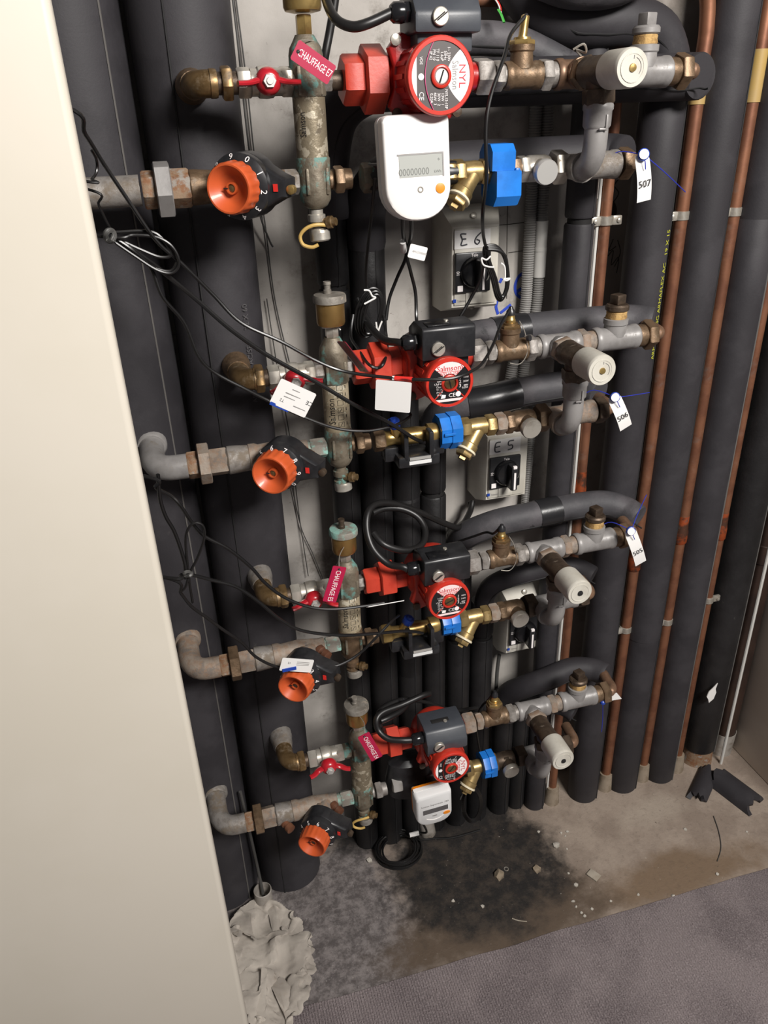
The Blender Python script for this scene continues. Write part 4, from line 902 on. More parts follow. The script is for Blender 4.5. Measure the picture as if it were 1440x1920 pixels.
obj('bracket_screw', M().lathe((.33, -.245, zz + .02), -Y_, [(0, .004), (.003, .003)], 8), 'nickel', t)
obj('outlet', M().lathe((.37, P, ZL[3] + .006), X_, [(0, .016), (.1, .0155)], 16), 'black_plastic', t)

# ---------------------------------------------------------------- hanging tags and stickers
def plate(name, label, cat, p0, ax, up, w, h, mt, txt=None, size=.01, th=.0012, tm='white_print', back=None, group=None, strip=None, sx=1, flip=1):
    ax = V(ax).normalized(); up = V(up); up = (up - ax * up.dot(ax)).normalized(); p0 = V(p0)
    t = thing(name, label, cat, p0)
    r = .0015; o = [(0, -h / 2 + r), (r, -h / 2), (w - r, -h / 2), (w, -h / 2 + r), (w, h / 2 - r), (w - r, h / 2), (r, h / 2), (0, h / 2 - r)]
    obj('plate', M().prism(o, p0, ax, up, th), mt, t); n = ax.cross(up)
    if txt:
        for s, a, b, sz, m_ in txt: text(s, p0 + ax * a + up * b + n * (th + .0003), ax * flip, up * flip, sz, m_, t, sx=sx)
    return t, n, ax, up
for i, (a, b, yy, zt) in {0: ((552, 92), (622, 142), -.262, 0), 2: ((637, 1062), (617, 1128), -.262, 2), 3: ((681, 1377), (707, 1422), -.262, 3)}.items():
    p, q = at(*a, yy), at(*b, yy); d = (q - p)
    t, n, ax, up = plate('pipe_tag', f'red plastic pipe tag reading CHAUFFAGE {FLAT[i]}', 'tag', p, d, V((d.z, 0, -d.x)) * -1 if 1 else 0, d.length, .024, 'red_tag', [(f'CHAUFFAGE {FLAT[i]}', d.length * .54, 0, .0125, 'white_print')], sx=.86 * d.length / .085)
    obj('hole', M().lathe(p + ax * .005 + n * .0006, n, [(0, .0022), (.001, .0022)], 10), 'gap_dark', t)
    obj('wire', M().tube([p + ax * .005 + n * .002, p + ax * .004 + V((.006, .02, .012)), v(.228, P - .013, p.z + .012)], .0008, 5, 5), 'nickel', t)
p, q = at(640, 640, -.262), at(684, 696, -.262); d = q - p
t, n, ax, up = plate('pipe_tag', 'dark red pipe tag seen nearly edge on, beside the second separator', 'tag', p, d, v(.18, -1, .35), d.length, .026, 'tag_back', [('CHAUFFAGE E6', .035, .002, .008, 'red_print')])
obj('edge', M().tube([p - up * .0125 + n * .0006, q - up * .0125 + n * .0006], .0011, 6, 1), 'paper', t, 'pale cut edge')
obj('wire_wrap', M().tube([v(.23 + .0135 * math.cos(a), P + .0135 * math.sin(a), ZT[1] + .062 + .0012 * k) for k, a in enumerate([q * .7 for q in range(22)])], .0012, 5, 3), 'tie_white', t, 'white wire wrapped round the neck')
for i, (a, b, num, lab) in {0: ((1203, 290), (1205, 377), '507', 'top'), 1: ((1150, 743), (1172, 801), '506', 'second'), 2: ((1180, 993), (1200, 1055), '505', 'third')}.items():
    yy = -.245; p, q = at(*a, yy), at(*b, yy); d = q - p; L_ = d.length; ax = d.normalized(); sd = V((-ax.z, 0, ax.x)); w = .0235
    t = thing('number_tag', f'white paper tag numbered {num}, tied at the {lab} row right end', 'tag', p)
    m = M(); n = 8
    for k in range(n + 1):
        u = k / n; wv = w * (.42 if k == 0 else .5); bend = -.006 * math.sin(u * 2.6)
        for s in (-1, 1): m.v.append(p + ax * (L_ * u) + sd * (s * wv) + V((0, bend, 0)))
    for k in range(n): m.f.append((2 * k, 2 * k + 1, 2 * k + 3, 2 * k + 2))
    m2 = M(); m2.v = m.v + [x + V((0, .0006, 0)) for x in m.v]; N = len(m.v)
    m2.f = m.f + [tuple(N + j for j in reversed(f)) for f in m.f] + [(2 * k, 2 * k + 2, N + 2 * k + 2, N + 2 * k) for k in range(n)] + [(2 * k + 3, 2 * k + 1, N + 2 * k + 1, N + 2 * k + 3) for k in range(n)]
    obj('paper', m2, 'paper', t)
    text(num, p + ax * (L_ * .62) + V((0, -.0075, 0)), sd, -ax, .014, 'black_print', t, sx=1.0)
    obj('seal', M().lathe(p + V((0, -.004, 0)), v(-.3, -1, .2), [(0, .0085), (.004, .0085), (.005, .007)], 20), 'dark_blue', t, 'blue plastic seal'); obj('seal_face', M().lathe(p + V((-.0018, -.009, .001)), v(-.3, -1, .2), [(0, .0072), (.001, .007)], 18), 'white_print', t)
    e = {0: ((1245, 322), (1285, 360)), 1: ((1180, 742), (1218, 736)), 2: ((1195, 965), (1212, 928))}[i]
    obj('string', M().tube([p + V((0, -.006, 0)), at(*e[0], -.22), at(*e[1], -.16)], .0008, 5, 5).tube([p + V((0, -.006, 0)), p + ax * .010 + V((0, -.009, 0)), p + ax * .02 + V((.001, -.008, 0))], .0008, 5, 4).tube([p, p + V((-.02, .03, .004)), p + V((-.035, .045, -.01))], .0008, 5, 4), 'blue_string', t)
t = thing('number_tag', 'white tag seen edge on with blue bead at the bottom row right end', 'tag', at(1132, 1312, -.21))
p = at(1135, 1312, -.21); q = at(1158, 1302, -.2)
obj('paper', M().box((p + q) / 2, ((q - p).length, .02, .0012), 0, Matrix.Rotation(-math.atan2((q - p).z, (q - p).x), 3, 'Y')), 'paper', t)
p = at(1130, 1316, -.215); obj('bead', M().lathe(p + V((0, 0, -.006)), Z_, [(0, .003), (.003, .0062), (.008, .0062), (.011, .003)], 14), 'dark_blue', t, 'blue plastic bead')
obj('string', M().tube([p, p + V((-.001, .005, .02)), p + V((-.006, .02, .028))], .0008, 5, 4).tube([p, at(1130, 1345, -.2), at(1128, 1372, -.19)], .0009, 5, 4), 'blue_string', t)

# ---------------------------------------------------------------- cables
def cable(label, pts, r, mt='cable', name='cable', n=8, extra=None, k=7):
    P_ = [at(*p) if not isinstance(p, V) else p for p in pts]
    for e in (0, -1):                    # leads that run on behind the cream panel
        q = pts[e]
        if not isinstance(q, V) and q[0] < 118 + .19 * q[1] and q[2] < -.28:
            w = P_[e] + V((-.16, .06, .03)); P_.insert(0, w) if e == 0 else P_.append(w)
    t = thing(name, label, 'cable', P_[0]); obj('sheath', M().tube(P_, r, n, k), mt, t)
    return t
def coil(t, cx, cy, Y, ax, ay, turns, r, mt='cable', tilt=0, n=10, sq=1):
    pts = []
    for k in range(turns * n + 1):
        a = 2 * math.pi * k / n + .3; j = k / n
        dx = ax * (1 + .14 * math.sin(j * 5.1)) * math.cos(a); dy = ay * (1 + .12 * math.cos(j * 3.7)) * math.sin(a)
        pts.append(at(cx + dx * math.cos(tilt) - dy * math.sin(tilt), cy + dx * math.sin(tilt) + dy * math.cos(tilt), Y + .01 * math.sin(j * 4 + a)))
    obj('coil', M().tube(pts, r, 7, 3), mt, t)
t = cable('black sensor cable hanging from the topmost brass tee into a tied coil', [v(.528, P - .002, ZT[0] + .072), (958, 64, -.215), (945, 108, -.235), (920, 180, -.255), (911, 240, -.262), (912, 330, -.26), (905, 400, -.23), (906, 440, -.16), (913, 465, -.11), (925, 462, -.1)], .0027)
for q, dx in enumerate((0, 5, 9)):
    obj('coil', M().tube([at(a + dx * .5, b, -.1 - .006 * q) for a, b in ((912 - q, 462 + q * 3), (930, 462 + q * 4), (945 - q, 480 + q), (952 - q * 3, 510), (951 - q * 3, 540), (940 - q, 562 - q * 3), (931, 555 - q * 3), (922 + q, 520), (911 + q, 490), (908 + q * 2, 470))], .0032, 7, 5, closed=True), 'cable', t)
obj('tie', M().tube([at(a, b, -.122) for a, b in ((920, 480), (912, 487), (903, 484), (906, 496), (916, 500), (926, 501))], .0014, 6, 5).tube([at(a, b, -.125) for a, b in ((939, 493), (946, 500), (947, 520), (944, 523), (956, 522), (950, 526), (943, 524))], .0014, 6, 5), 'tie_white', t, 'white twist tie')
obj('tail', M().tube([at(908, 480, -.11), at(902, 520, -.1), at(885, 555, -.09), at(865, 590, -.09), at(850, 612, -.09)], .0027, 7, 6), 'cable', t)
t = cable('black sensor cable sagging across the second pump face', [v(.524, P, ZT[1] + .07), (938, 612, -.215), (925, 645, -.25), (905, 680, -.3), (880, 698, -.335), (845, 710, -.345), (790, 712, -.335), (728, 708, -.31), (648, 697, -.285), (594, 677, -.28), (528, 641, -.28), (452, 605, -.28), (399, 552, -.28), (341, 494, -.29), (292, 450, -.3), (230, 360, -.31), (190, 300, -.32), (160, 252, -.34), (120, 200, -.36)], .0024)
obj('red_sleeve', M().tube([at(740, 709, -.314), at(755, 710, -.32), at(773, 711, -.328)], .0034, 8, 3), 'red_flag', t, 'red sleeve'); obj('white_sleeve', M().tube([at(736, 709, -.312), at(741, 709, -.314)], .0034, 8, 1), 'white_print', t)
p = at(703, 710, -.305); q = at(772, 716, -.327); d = q - p
plate('cable_label', 'blank white cable label hanging left of the second pump face', 'label', p + V((0, 0, -.024)), d, Z_, d.length * .97, .046, 'paper')
cable('thick black cable running down to the second flow meter', [(240, 462, -.3), (283, 492, -.29), (319, 521, -.28), (372, 565, -.27), (434, 619, -.27), (505, 668, -.265), (594, 717, -.262), (661, 757, -.262), (728, 792, -.255), (772, 819, -.24), (790, 828, -.225)], .0031)
cable('thin black cable dipping below the second separator to a blue plug', [(215, 446, -.3), (250, 470, -.3), (283, 503, -.29), (305, 557, -.29), (345, 605, -.28), (372, 668, -.28), (403, 699, -.275), (461, 730, -.27), (505, 752, -.265), (572, 783, -.265), (630, 803, -.262), (683, 808, -.258), (728, 801, -.25), (752, 792, -.235), (770, 779, -.22), (762, 772, -.21)], .0024)
p = at(506, 752, -.268); q = at(572, 781, -.27); d = q - p
t, n, ax, up = plate('cable_label', 'white printed cable label with blue edge, over the second red handle', 'label', p, d, Z_, d.length, .04, 'paper', [('T2', .015, -.009, .0062, 'black_print'), ('CE', .054, .003, .009, 'black_print')], flip=-1)
for a_, b_, w_ in ((.024, -.002, .018), (.03, .004, .03), (.045, -.010, .022), (.028, .012, .012)): obj('printed_line', M().box(p + ax * a_ + up * b_ + n * .0014, (w_, .0002, .0012), 0, Matrix.Rotation(-math.atan2(ax.z, ax.x), 3, 'Y')), 'grey_print', t)
for j in t.children: j.location = j.location + up * .018
obj('blue_edge', M().box(p + ax * .016 - up * .002, (.03, .002, .005), 0, Matrix.Rotation(-math.atan2(ax.z, ax.x), 3, 'Y')), 'dark_blue', t, 'blue edge')
t = cable('looped black cable tied in a knot behind the cream panel edge', [(195, 444, -.3), (250, 441, -.3), (290, 444, -.3), (318, 458, -.3), (333, 480, -.3), (334, 500, -.3), (320, 512, -.3), (292, 505, -.3), (250, 478, -.3), (218, 456, -.3)], .0021)
obj('loop', M().tube([at(a, b, -.295) for a, b in ((215, 436), (280, 434), (308, 452), (320, 478), (300, 482), (268, 470), (220, 448))], .0021, 7, 6).tube([at(a, b, -.298) for a, b in ((214, 452), (250, 478), (290, 503), (320, 508), (332, 492))], .0021, 7, 6), 'cable', t)
obj('knot', M().tube([at(206 + 8 * math.cos(a), 442 + 10 * math.sin(a), -.306 - .003 * math.sin(2 * a)) for a in [k * .9 for k in range(14)]], .0035, 7, 3), 'cable_grey', t, 'knot')
cable('short thin cable end beside the cream panel edge, upper left', [(172, 282, -.32), (181, 300, -.31), (181, 322, -.31), (172, 336, -.32), (160, 340, -.34)], .0017)
cable('thin stiff wire slanting past the top lower line, left edge', [(165, 355, -.32), (185, 385, -.31), (205, 425, -.3), (225, 455, -.29), (255, 480, -.28)], .0016)
cable('thin black cable crossing the third red handle to a white label', [(280, 895, -.32), (292, 914, -.31), (320, 930, -.3), (339, 949, -.3), (359, 979, -.29), (383, 1005, -.285), (428, 1029, -.28), (471, 1064, -.275), (497, 1093, -.272), (533, 1120, -.27), (580, 1138, -.268), (627, 1142, -.266), (684, 1136, -.262), (720, 1130, -.258)], .0027)
p = at(688, 1138, -.265); q = at(756, 1126, -.265); d = q - p
plate('cable_label', 'white cable label seen edge on under the third red union', 'label', p, d, v(0, -.8, .6), d.length, .018, 'paper')
cable('black cable sagging in front of the third separator to the flow meter', [(318, 1084, -.31), (340, 1078, -.3), (359, 1078, -.295), (399, 1088, -.285), (442, 1100, -.28), (482, 1126, -.275), (526, 1162, -.27), (569, 1183, -.268), (641, 1191, -.262), (713, 1187, -.252), (760, 1183, -.24), (793, 1187, -.228)], .0029)
t = cable('thin wire loop tied above the third lower line elbow', [(361, 1130, -.29), (356, 1100, -.295), (353, 1072, -.298), (348, 1018, -.3), (353, 991, -.3), (367, 980, -.3), (381, 987, -.3), (383, 1009, -.3), (371, 1044, -.3), (356, 1074, -.3), (348, 1100, -.302), (338, 1110, -.302)], .0021)
obj('knot', M().tube([at(352 + 7 * math.cos(a), 1076 + 4 * math.sin(a), -.303 - .003 * math.sin(2 * a)) for a in [k * .9 for k in range(12)]], .003, 7, 3), 'cable_grey', t, 'knot')
cable('black cable hanging beside the cream panel below the second lower line', [(296, 890, -.32), (300, 935, -.31), (310, 967, -.305), (326, 995, -.3), (339, 1030, -.3), (347, 1060, -.3), (348, 1085, -.3)], .0029)
cable('black cable swinging under the third handwheel up to a blue plug', [(318, 1085, -.31), (339, 1112, -.3), (359, 1137, -.295), (389, 1159, -.29), (419, 1181, -.285), (454, 1205, -.28), (479, 1231, -.278), (515, 1249, -.275), (560, 1256, -.272), (605, 1254, -.268), (641, 1245, -.264), (677, 1223, -.258), (713, 1187, -.255), (735, 1164, -.24), (748, 1154, -.222)], .0025)
p = at(527, 1250, -.285); q = at(586, 1254, -.285); d = q - p
t, n, ax, up = plate('cable_label', 'white printed cable label with blue strip, above the third handwheel', 'label', p + V((0, 0, .006)), d, Z_, d.length, .026, 'paper', [('12', .014, .004, .0055, 'black_print')], flip=-1)
for b_ in (.001, .004, .007): obj('printed_line', M().box(p + V((0, 0, .006)) + ax * .038 + up * b_ + n * .0014, (.022, .0002, .001), 0, Matrix.Rotation(-math.atan2(ax.z, ax.x), 3, 'Y')), 'grey_print', t)
obj('blue_edge', M().box(p + ax * .014 - V((0, .002, .003)), (.024, .002, .006)), 'dark_blue', t, 'blue strip')
t = cable('thin black cable of the top meter hanging to a coil with white ties', [(703, 335, -.23), (697, 400, -.2), (690, 460, -.15), (686, 510, -.12), (688, 545, -.11)], .0024)
for q in range(4):
    w_ = 30 - q * 4; h_ = 46 - q * 3
    obj('coil', M().tube([at(692 + q * 2 + w_ * math.cos(a) * .8 - 8 * math.sin(a), 586 + h_ * math.sin(a) + (q % 2) * 3, -.115 - .005 * q) for a in [k * .6283 for k in range(10)]], .0022, 7, 4, closed=True), 'cable', t)
obj('tail', M().tube([at(*p) for p in ((662, 590, -.13), (658, 630, -.15), (672, 655, -.19), (690, 682, -.236), (708, 690, -.242), (720, 680, -.24), (726, 650, -.2), (722, 610, -.13), (718, 590, -.12))], .0024, 7, 6), 'cable', t)
obj('tie', M().tube([at(a, b, -.14) for a, b in ((682, 544), (692, 545), (698, 555), (704, 558), (694, 564), (683, 570))], .0015, 6, 5).tube([at(a, b, -.14) for a, b in ((694, 612), (702, 621), (708, 622), (712, 612), (716, 602))], .0015, 6, 4).tube([at(a, b, -.14) for a, b in ((705, 604), (707, 620))], .0015, 6, 2), 'tie_white', t, 'white twist tie')
t = cable('black meter cable crossing its twin below the large white meter', [(755, 400, -.24), (756, 440, -.2), (762, 478, -.15), (745, 520, -.11), (730, 560, -.1), (724, 600, -.11)], .0029)
obj('white_sleeve', M().tube([at(755, 453, -.185), at(757, 471, -.165)], .0048, 10, 1), 'paper', t, 'white sleeve with orange ends')
t = cable('black meter cable with a white flag label below the large meter', [(770, 402, -.24), (771, 440, -.2), (763, 478, -.152), (770, 510, -.12), (779, 550, -.11), (781, 600, -.12), (786, 625, -.16)], .0029)
p = at(765, 458, -.185); q = at(797, 466, -.185); d = q - p
plate('cable_label', 'small white flag label on a cable under the large meter', 'label', p + V((0, -.004, -.008)), d, Z_, d.length, .02, 'paper', [('4M12100000', .017, 0, .0045, 'grey_print')])
# power cords
cable('thick black power cord of the top pump rising out of the picture', [GL[0], (690, 44, -.262), (660, 50, -.255), (632, 38, -.24), (615, 10, -.22), (606, -30, -.2), (600, -80, -.18)], .0062, 'cord', 'power_cord', 12)
cable('thick black cord hanging behind the top separator', [(632, -60, -.1), (628, 0, -.1), (618, 60, -.1), (608, 115, -.1), (606, 160, -.08)], .006, 'cord', 'power_cord', 12)
cable('thick black power cord of the second pump, short and drooping', [GL[1], (745, 642, -.25), (722, 638, -.22), (700, 620, -.17), (680, 590, -.1), (670, 560, -.08)], .006, 'cord', 'power_cord', 12)
cable('thick black power cord looped left of the third pump', [GL[2], (755, 1063, -.256), (728, 1057, -.24), (700, 1030, -.22), (688, 995, -.2), (690, 962, -.18), (706, 945, -.16), (740, 945, -.14), (790, 962, -.12), (835, 982, -.1), (862, 988, -.07), (880, 962, -.02), (886, 940, .0)], .0062, 'cord', 'power_cord', 12)
cable('inner loop of thick black cord above the third pump', [(700, 1000, -.2), (722, 1022, -.22), (760, 1032, -.22), (790, 1022, -.2), (797, 995, -.17), (784, 970, -.15), (755, 955, -.14), (722, 953, -.14), (698, 962, -.15)], .0062, 'cord', 'power_cord', 12)
t = cable('thick black power cord bundled left of the bottom pump', [GL[3], (755, 1388, -.256), (728, 1385, -.245), (710, 1370, -.23), (706, 1350, -.22), (718, 1335, -.21), (752, 1322, -.2), (790, 1305, -.19), (805, 1300, -.18)], .0062, 'cord', 'power_cord', 12)
obj('bundle', M().tube([at(*p) for p in ((712, 1362, -.2), (712, 1335, -.19), (735, 1318, -.17), (765, 1312, -.16), (755, 1330, -.19), (730, 1345, -.21), (714, 1352, -.215))], .006, 10, 5).tube([at(*p) for p in ((765, 1312, -.16), (805, 1318, -.14), (850, 1332, -.12), (895, 1326, -.1))], .004, 8, 5), 'cord', t)
obj('tie', M().tube([at(755, 1310, -.18), at(760, 1316, -.185), at(758, 1324, -.19)], .002, 6, 3), 'black_plastic', t)
cable('black probe cable curling behind the third brass tee', [v(.524, P, ZT[2] + .07), (926, 1000, -.19), (912, 998, -.17), (890, 1005, -.15), (860, 1015, -.12)], .0024)
cable('grey cable dropping from the E5 switch box bottom', [(880, 940, .01), (884, 955, .005), (875, 972, .005), (862, 985, .0)], .005, 'cable_grey', n=10)
cable('grey cable dropping from the lowest switch box', [(936, 1228, .015), (932, 1260, .015), (930, 1290, .01), (924, 1312, 0.0), (915, 1325, -.02)], .0045, 'cable_grey', n=10)
cable('black probe cable looped over the bottom brass tee', [v(.524, P, ZT[3] + .07), (914, 1314, -.19), (905, 1322, -.18), (896, 1340, -.16), (893, 1365, -.14), (900, 1410, -.12)], .0024)
def fcable(label, pts, r):
    t = thing('cable', label, 'cable', pts[0]); obj('sheath', M().tube(pts, r, 7, 5), 'cable', t); return t
c0 = flo(748, 1600); t = fcable('black cable coil lying on the dark wet floor', [flo(700, 1560, .004), c0 + v(-.055, .02, .006), c0 + v(-.05, -.02, .006)], .0026)
for q in range(6):
    r_ = .054 - .005 * (q % 3); obj('coil', M().tube([c0 + v(r_ * math.cos(a) * 1.05 + .006 * math.sin(q), r_ * .95 * math.sin(a) + .004 * math.cos(q * 2), .004 + .0045 * q) for a in [k * .6283 + q for k in range(10)]], .0026, 7, 4, closed=True), 'cable', t)
obj('tail', M().tube([c0 + v(.05, .01, .02), flo(790, 1575, .01), flo(815, 1572, .005), flo(850, 1570, .004), flo(900, 1556, .004)], .0026, 7, 5), 'cable', t)
obj('white_sleeve', M().tube([flo(768, 1566, .06), flo(785, 1562, .06)], .0055, 8, 1), 'paper', t, 'white sleeve')
obj('riser_lead', M().tube([c0 + v(.03, .04, .02), flo(772, 1570, .05), flo(785, 1562, .06), flo(800, 1560, .10), at(790, 1540, -.2)], .0026, 7, 5), 'cable', t)
t = cable('black cable coil hanging right of the small white meter', [(862, 1500, -.2), (872, 1480, -.18), (884, 1475, -.16)], .0023)
for q in range(4): obj('coil', M().tube([at(885 + (19 - q * 1.5) * math.cos(a), 1508 + (34 - q * 2) * math.sin(a), -.15 - .006 * q) for a in [k * .6283 for k in range(10)]], .0023, 7, 4, closed=True), 'cable', t)
# small wires
cable('bundle of thin dark threads hanging down the concrete strip', [(434, -20, .03), (447, 90, .02), (458, 200, .015), (470, 300, .0), (487, 400, .01), (505, 450, .02), (512, 463, .02)], .0016, 'cable_grey')
cable('thin dark wire running down beside the thick riser edge', [(440, -20, .035), (462, 150, .033), (478, 300, .033), (497, 420, .033), (515, 560, .033), (545, 690, .033)], .0012, 'cable_grey')
cable('thin wire hanging down the strip behind the second handwheel', [(548, 915, .033), (565, 990, .033), (585, 1035, .033), (605, 1085, .033)], .001, 'cable_grey')
cable('thin cable falling along the riser edge below the third handwheel', [(500, 560, .03), (520, 690, .03), (545, 830, .03), (560, 960, .03), (578, 1080, .03)], .001, 'cable_grey')
t = cable('small cut wire end with green and white cores at the top', [(925, -6, -.08), (934, 8, -.09), (940, 25, -.1)], .001, 'tie_white', 'wire_end', k=5)
obj('green_core', M().tube([at(934, 18, -.1), at(940, 28, -.105), at(945, 42, -.11)], .003, 6, 3, flat=.5), 'green_wire', t, 'green insulated core'); obj('red_core', M().tube([at(928, -6, -.08), at(937, 8, -.09), at(940, 20, -.1)], .0008, 5, 4), 'red_flag', t)

# ---------------------------------------------------------------- floor items
t = thing('floor_stub', 'grey plastic pipe stub in the floor by the rag, thin rod inside', 'pipe', flo(495, 1690))
c = flo(496, 1692); obj('stub', M().lathe((c.x, c.y, -.001), Z_, [(0, .021), (.045, .0205), (.046, .0185), (.01, .018)], 22), 'pvc', t)
obj('rod', M().tube([v(c.x, c.y + .004, .005), v(c.x - .004, c.y + .02, .12), v(c.x - .014, c.y + .02, .34)], .0035, 8, 4), 'cable_grey', t, 'thin grey rod')
c = flo(880, 1545); tag(obj('floor_stub', M().lathe((.425, -.05, -.001), v(-.12, 0, 1), [(0, .02), (.16, .019)], 16), 'pvc'), 'short grey pipe stub behind the small white meter', 'pipe')
def shell(name, label, p, q, r, arc, torn):        # torn off half shells of foam insulation
    p, q = V(p), V(q); d = (q - p).normalized(); s = d.cross(Z_).normalized(); L_ = (q - p).length; m = M(); n, k = 12, 10
    for th in (0, .012):
        for i in range(n + 1):
            for j in range(k + 1):
                a = math.pi * (.5 - arc / 2 + arc * j / k); e = torn * noise.noise(V((j * .9, i == n, p.x * 20))) * (i in (0, n))
                m.v.append(p + d * (L_ * i / n + e) + s * ((r - th) * math.cos(a)) + Z_ * ((r - th) * math.sin(a) - r * math.sin(math.pi * (.5 - arc / 2)) + .0005 + th * .0))
    N = (n + 1) * (k + 1)
    for i in range(n):
        for j in range(k):
            a = i * (k + 1) + j; m.f.append((a, a + 1, a + k + 2, a + k + 1)); m.f.append((N + a + k + 1, N + a + k + 2, N + a + 1, N + a))
    for i in range(n):
        for j in (0, k): a = i * (k + 1) + j; m.f.append((a, a + k + 1, N + a + k + 1, N + a) if j == 0 else (N + a, N + a + k + 1, a + k + 1, a))
    for j in range(k):
        for i in (0, n): a = i * (k + 1) + j; m.f.append((a + 1, a, N + a, N + a + 1) if i == 0 else (N + a + 1, N + a, a, a + 1))
    mn = min(v_.z for v_ in m.v)
    for v_ in m.v: v_.z -= mn - .0005
    return tag(obj(name, m, 'foam'), label, 'insulation scrap')
shell('insulation_scrap', 'longer torn black insulation shell lying at the right floor edge', flo(1345, 1462), flo(1415, 1515), .036, .95, .02)
shell('insulation_scrap', 'short upright torn black insulation piece, left of the longer scrap', flo(1328, 1450), flo(1306, 1500), .026, .8, .025)
def chip(name, label, px, py, s, mt, flat=.6, seed=0, cat='debris', group=None):
    bm = bmesh.new(); bmesh.ops.create_icosphere(bm, subdivisions=1, radius=1); c = flo(px, py)
    for v_ in bm.verts:
        q = 1 + .45 * noise.noise(v_.co * 1.7 + V((seed, 0, px))); v_.co = V((v_.co.x * q * s, v_.co.y * q * s, max(v_.co.z * q * s * flat, -s * flat * .5)))
    m = M(); zm = min(v_.co.z for v_ in bm.verts); m.absorb(bm, Matrix.Translation(V((c.x, c.y, -zm - .0003)))); return tag(obj(name, m, mt), label, cat, group)
chip('stone', 'round brown stone lump on the dark stain', 935, 1643, .013, 'stone', .8, 1)
chip('stone', 'tan broken stone on the dark stain edge, right of the lump', 1006, 1632, .010, 'stone', .6, 2)
chip('stone', 'pale rubble piece at the light floor patch corner', 1043, 1585, .011, 'plaster', .5, 3)
chip('plaster_chip', 'white plaster crumb just left of the dark coil', 693, 1615, .008, 'plaster', .6, 4)
for k, (px, py) in enumerate(((1052, 1562), (1064, 1560), (1060, 1568), (1063, 1592), (1066, 1638), (1075, 1690), (1090, 1712), (1080, 1700), (1096, 1718), (1110, 1705), (1197, 1678), (1285, 1555), (1345, 1640), (1400, 1560), (1010, 1560), (850, 1690), (905, 1700), (1262, 1680), (1145, 1690), (1080, 1660))):
    chip('crumb', 'small pale plaster crumb scattered on the bare floor', px, py, random.uniform(.0025, .0055), 'plaster', .6, k, 'debris', 'plaster crumbs on the floor')
c = flo(1113, 1642); tag(obj('cardboard_chip', M().box((c.x, c.y, .0022), (.021, .028, .004), .0008, Matrix.Rotation(.5, 3, 'Z')), 'cardboard'), 'flat pale rectangular chip on the floor', 'debris')
c = flo(949, 1630); tag(obj('washer', M().tube([v(c.x + .005 * math.cos(a), c.y + .005 * math.sin(a), .0015) for a in [k * .785 for k in range(8)]], .0013, 6, 3, closed=True), 'cap_grey'), 'small metal washer beside the stone lump', 'washer')
tag(obj('wire_scrap', M().tube([flo(1338, 1530, .002), flo(1348, 1560, .002), flo(1352, 1590, .002), flo(1345, 1615, .002)], .001, 5, 5), 'cable_grey'), 'thin curved wire scrap on the floor at right', 'wire')
tag(obj('twig', M().tube([flo(960, 1722, .002), flo(972, 1726, .002), flo(988, 1728, .002)], .0012, 5, 3), 'cardboard'), 'thin pale stick near the carpet edge', 'debris')

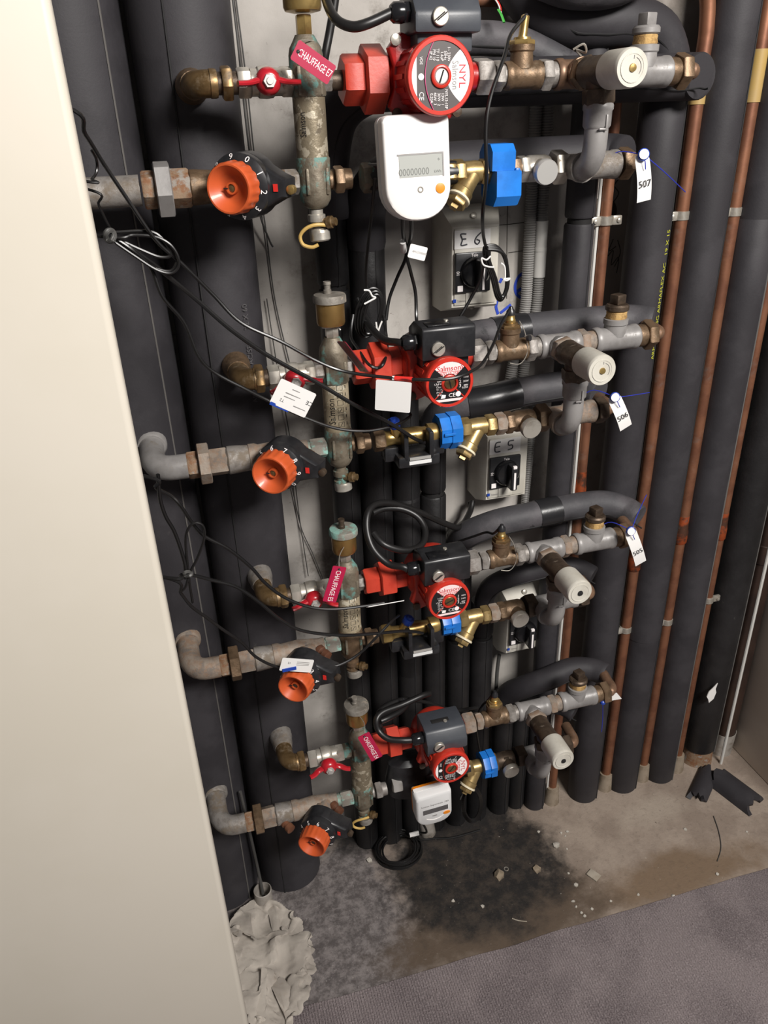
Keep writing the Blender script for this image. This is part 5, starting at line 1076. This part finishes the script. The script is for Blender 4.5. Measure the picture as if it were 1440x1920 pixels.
# crumpled rag
import numpy as np
def crumple(nx, ny, w, h, cx, cy, rx, ry, seed, its=260):
    """a sheet pushed together on the floor: lengths are kept, so it buckles into folds"""
    rng = np.random.RandomState(seed)
    u, q = np.meshgrid(np.linspace(-.5, .5, nx), np.linspace(-.5, .5, ny), indexing='ij')
    nz = np.array([[[noise.noise(V((a * 5 + k * 9, b * 6, seed))) for k in range(3)] for b in q[0]] for a in u[:, 0]])
    p = np.stack([cx + u * rx * 2 + nz[..., 0] * .030, cy + q * ry * 2 + nz[..., 1] * .030, .035 + nz[..., 2] * .05 + rng.rand(nx, ny) * .004], -1)
    dx, dy = w / (nx - 1), h / (ny - 1); dd = math.hypot(dx, dy); vel = np.zeros_like(p)
    def con(A, B, L_, k):
        d = p[B] - p[A]; l = np.linalg.norm(d, axis=-1, keepdims=True) + 1e-9; c = d * ((l - L_) / l * .5 * k); p[A] += c; p[B] -= c
    S = slice; cons = []
    for o in (0, 1):
        cons.append((np.s_[o:nx - 1:2, :], np.s_[o + 1:nx:2, :], dx, .9)); cons.append((np.s_[:, o:ny - 1:2], np.s_[:, o + 1:ny:2], dy, .9))
    def fix(A, B):                              # equal lengths on both sides of a pair
        return A, B
    fl_ = .003 + .016 * np.clip(nz[..., 0] + .5, 0, 1) + .004 * rng.rand(nx, ny) * 0 + .010 * np.clip(nz[..., 1] + .3, 0, 1) + np.clip(-(p[..., 0] - cx) / rx, 0, 1) * .025
    for it in range(its):
        old = p.copy(); p += vel * .9; p[..., 2] -= .00005
        for A, B, L_, k in cons:
            a = p[A]; b = p[B]; n0 = min(a.shape[0], b.shape[0]); n1 = min(a.shape[1], b.shape[1]); a = a[:n0, :n1]; b = b[:n0, :n1]
            d = b - a; l = np.linalg.norm(d, axis=-1, keepdims=True) + 1e-9; c = d * ((l - L_) / l * .5 * k); a += c; b -= c
        for s_ in (2, 4):                        # bending resistance
            for ax in (0, 1):
                a = p[:-s_] if ax == 0 else p[:, :-s_]; b = p[s_:] if ax == 0 else p[:, s_:]
                L_ = s_ * (dx if ax == 0 else dy); d = b - a; l = np.linalg.norm(d, axis=-1, keepdims=True) + 1e-9
                c = d * (np.minimum(l - L_ * .82, 0) / l * .12); g = np.zeros_like(p)
                if ax == 0: g[:-s_] += c; g[s_:] -= c
                else: g[:, :-s_] += c; g[:, s_:] -= c
                p += g
        e = np.sqrt(((p[..., 0] - cx) / rx) ** 2 + ((p[..., 1] - cy) / ry) ** 2); k = np.where(e > 1, 1 / e, 1)
        p[..., 0] += (cx + (p[..., 0] - cx) * k - p[..., 0]) * .3; p[..., 1] += (cy + (p[..., 1] - cy) * k - p[..., 1]) * .3
        low = p[..., 2] < fl_; p[..., 2] = np.maximum(p[..., 2], fl_)
        vel = p - old; vel[low] *= .3
    for _ in range(1):
        g = p.copy(); g[1:-1, 1:-1] = (p[1:-1, 1:-1] * 4 + p[:-2, 1:-1] + p[2:, 1:-1] + p[1:-1, :-2] + p[1:-1, 2:]) / 8; p = g
    return p
p = crumple(90, 110, .27, .46, -.012, -.285, .104, .168, 4, 170)
m = M(); nx, ny = p.shape[:2]
for i in range(nx):
    for j in range(ny): m.v.append(V((float(p[i, j, 0]), max(float(p[i, j, 1]), -.46), float(p[i, j, 2]))))
for i in range(nx - 1):
    for j in range(ny - 1): k = i * ny + j; m.f.append((k, k + ny, k + ny + 1, k + 1))
tag(obj('rag', m, 'rag'), 'crumpled dirty beige cloth rag heaped beside the cream panel', 'cloth')
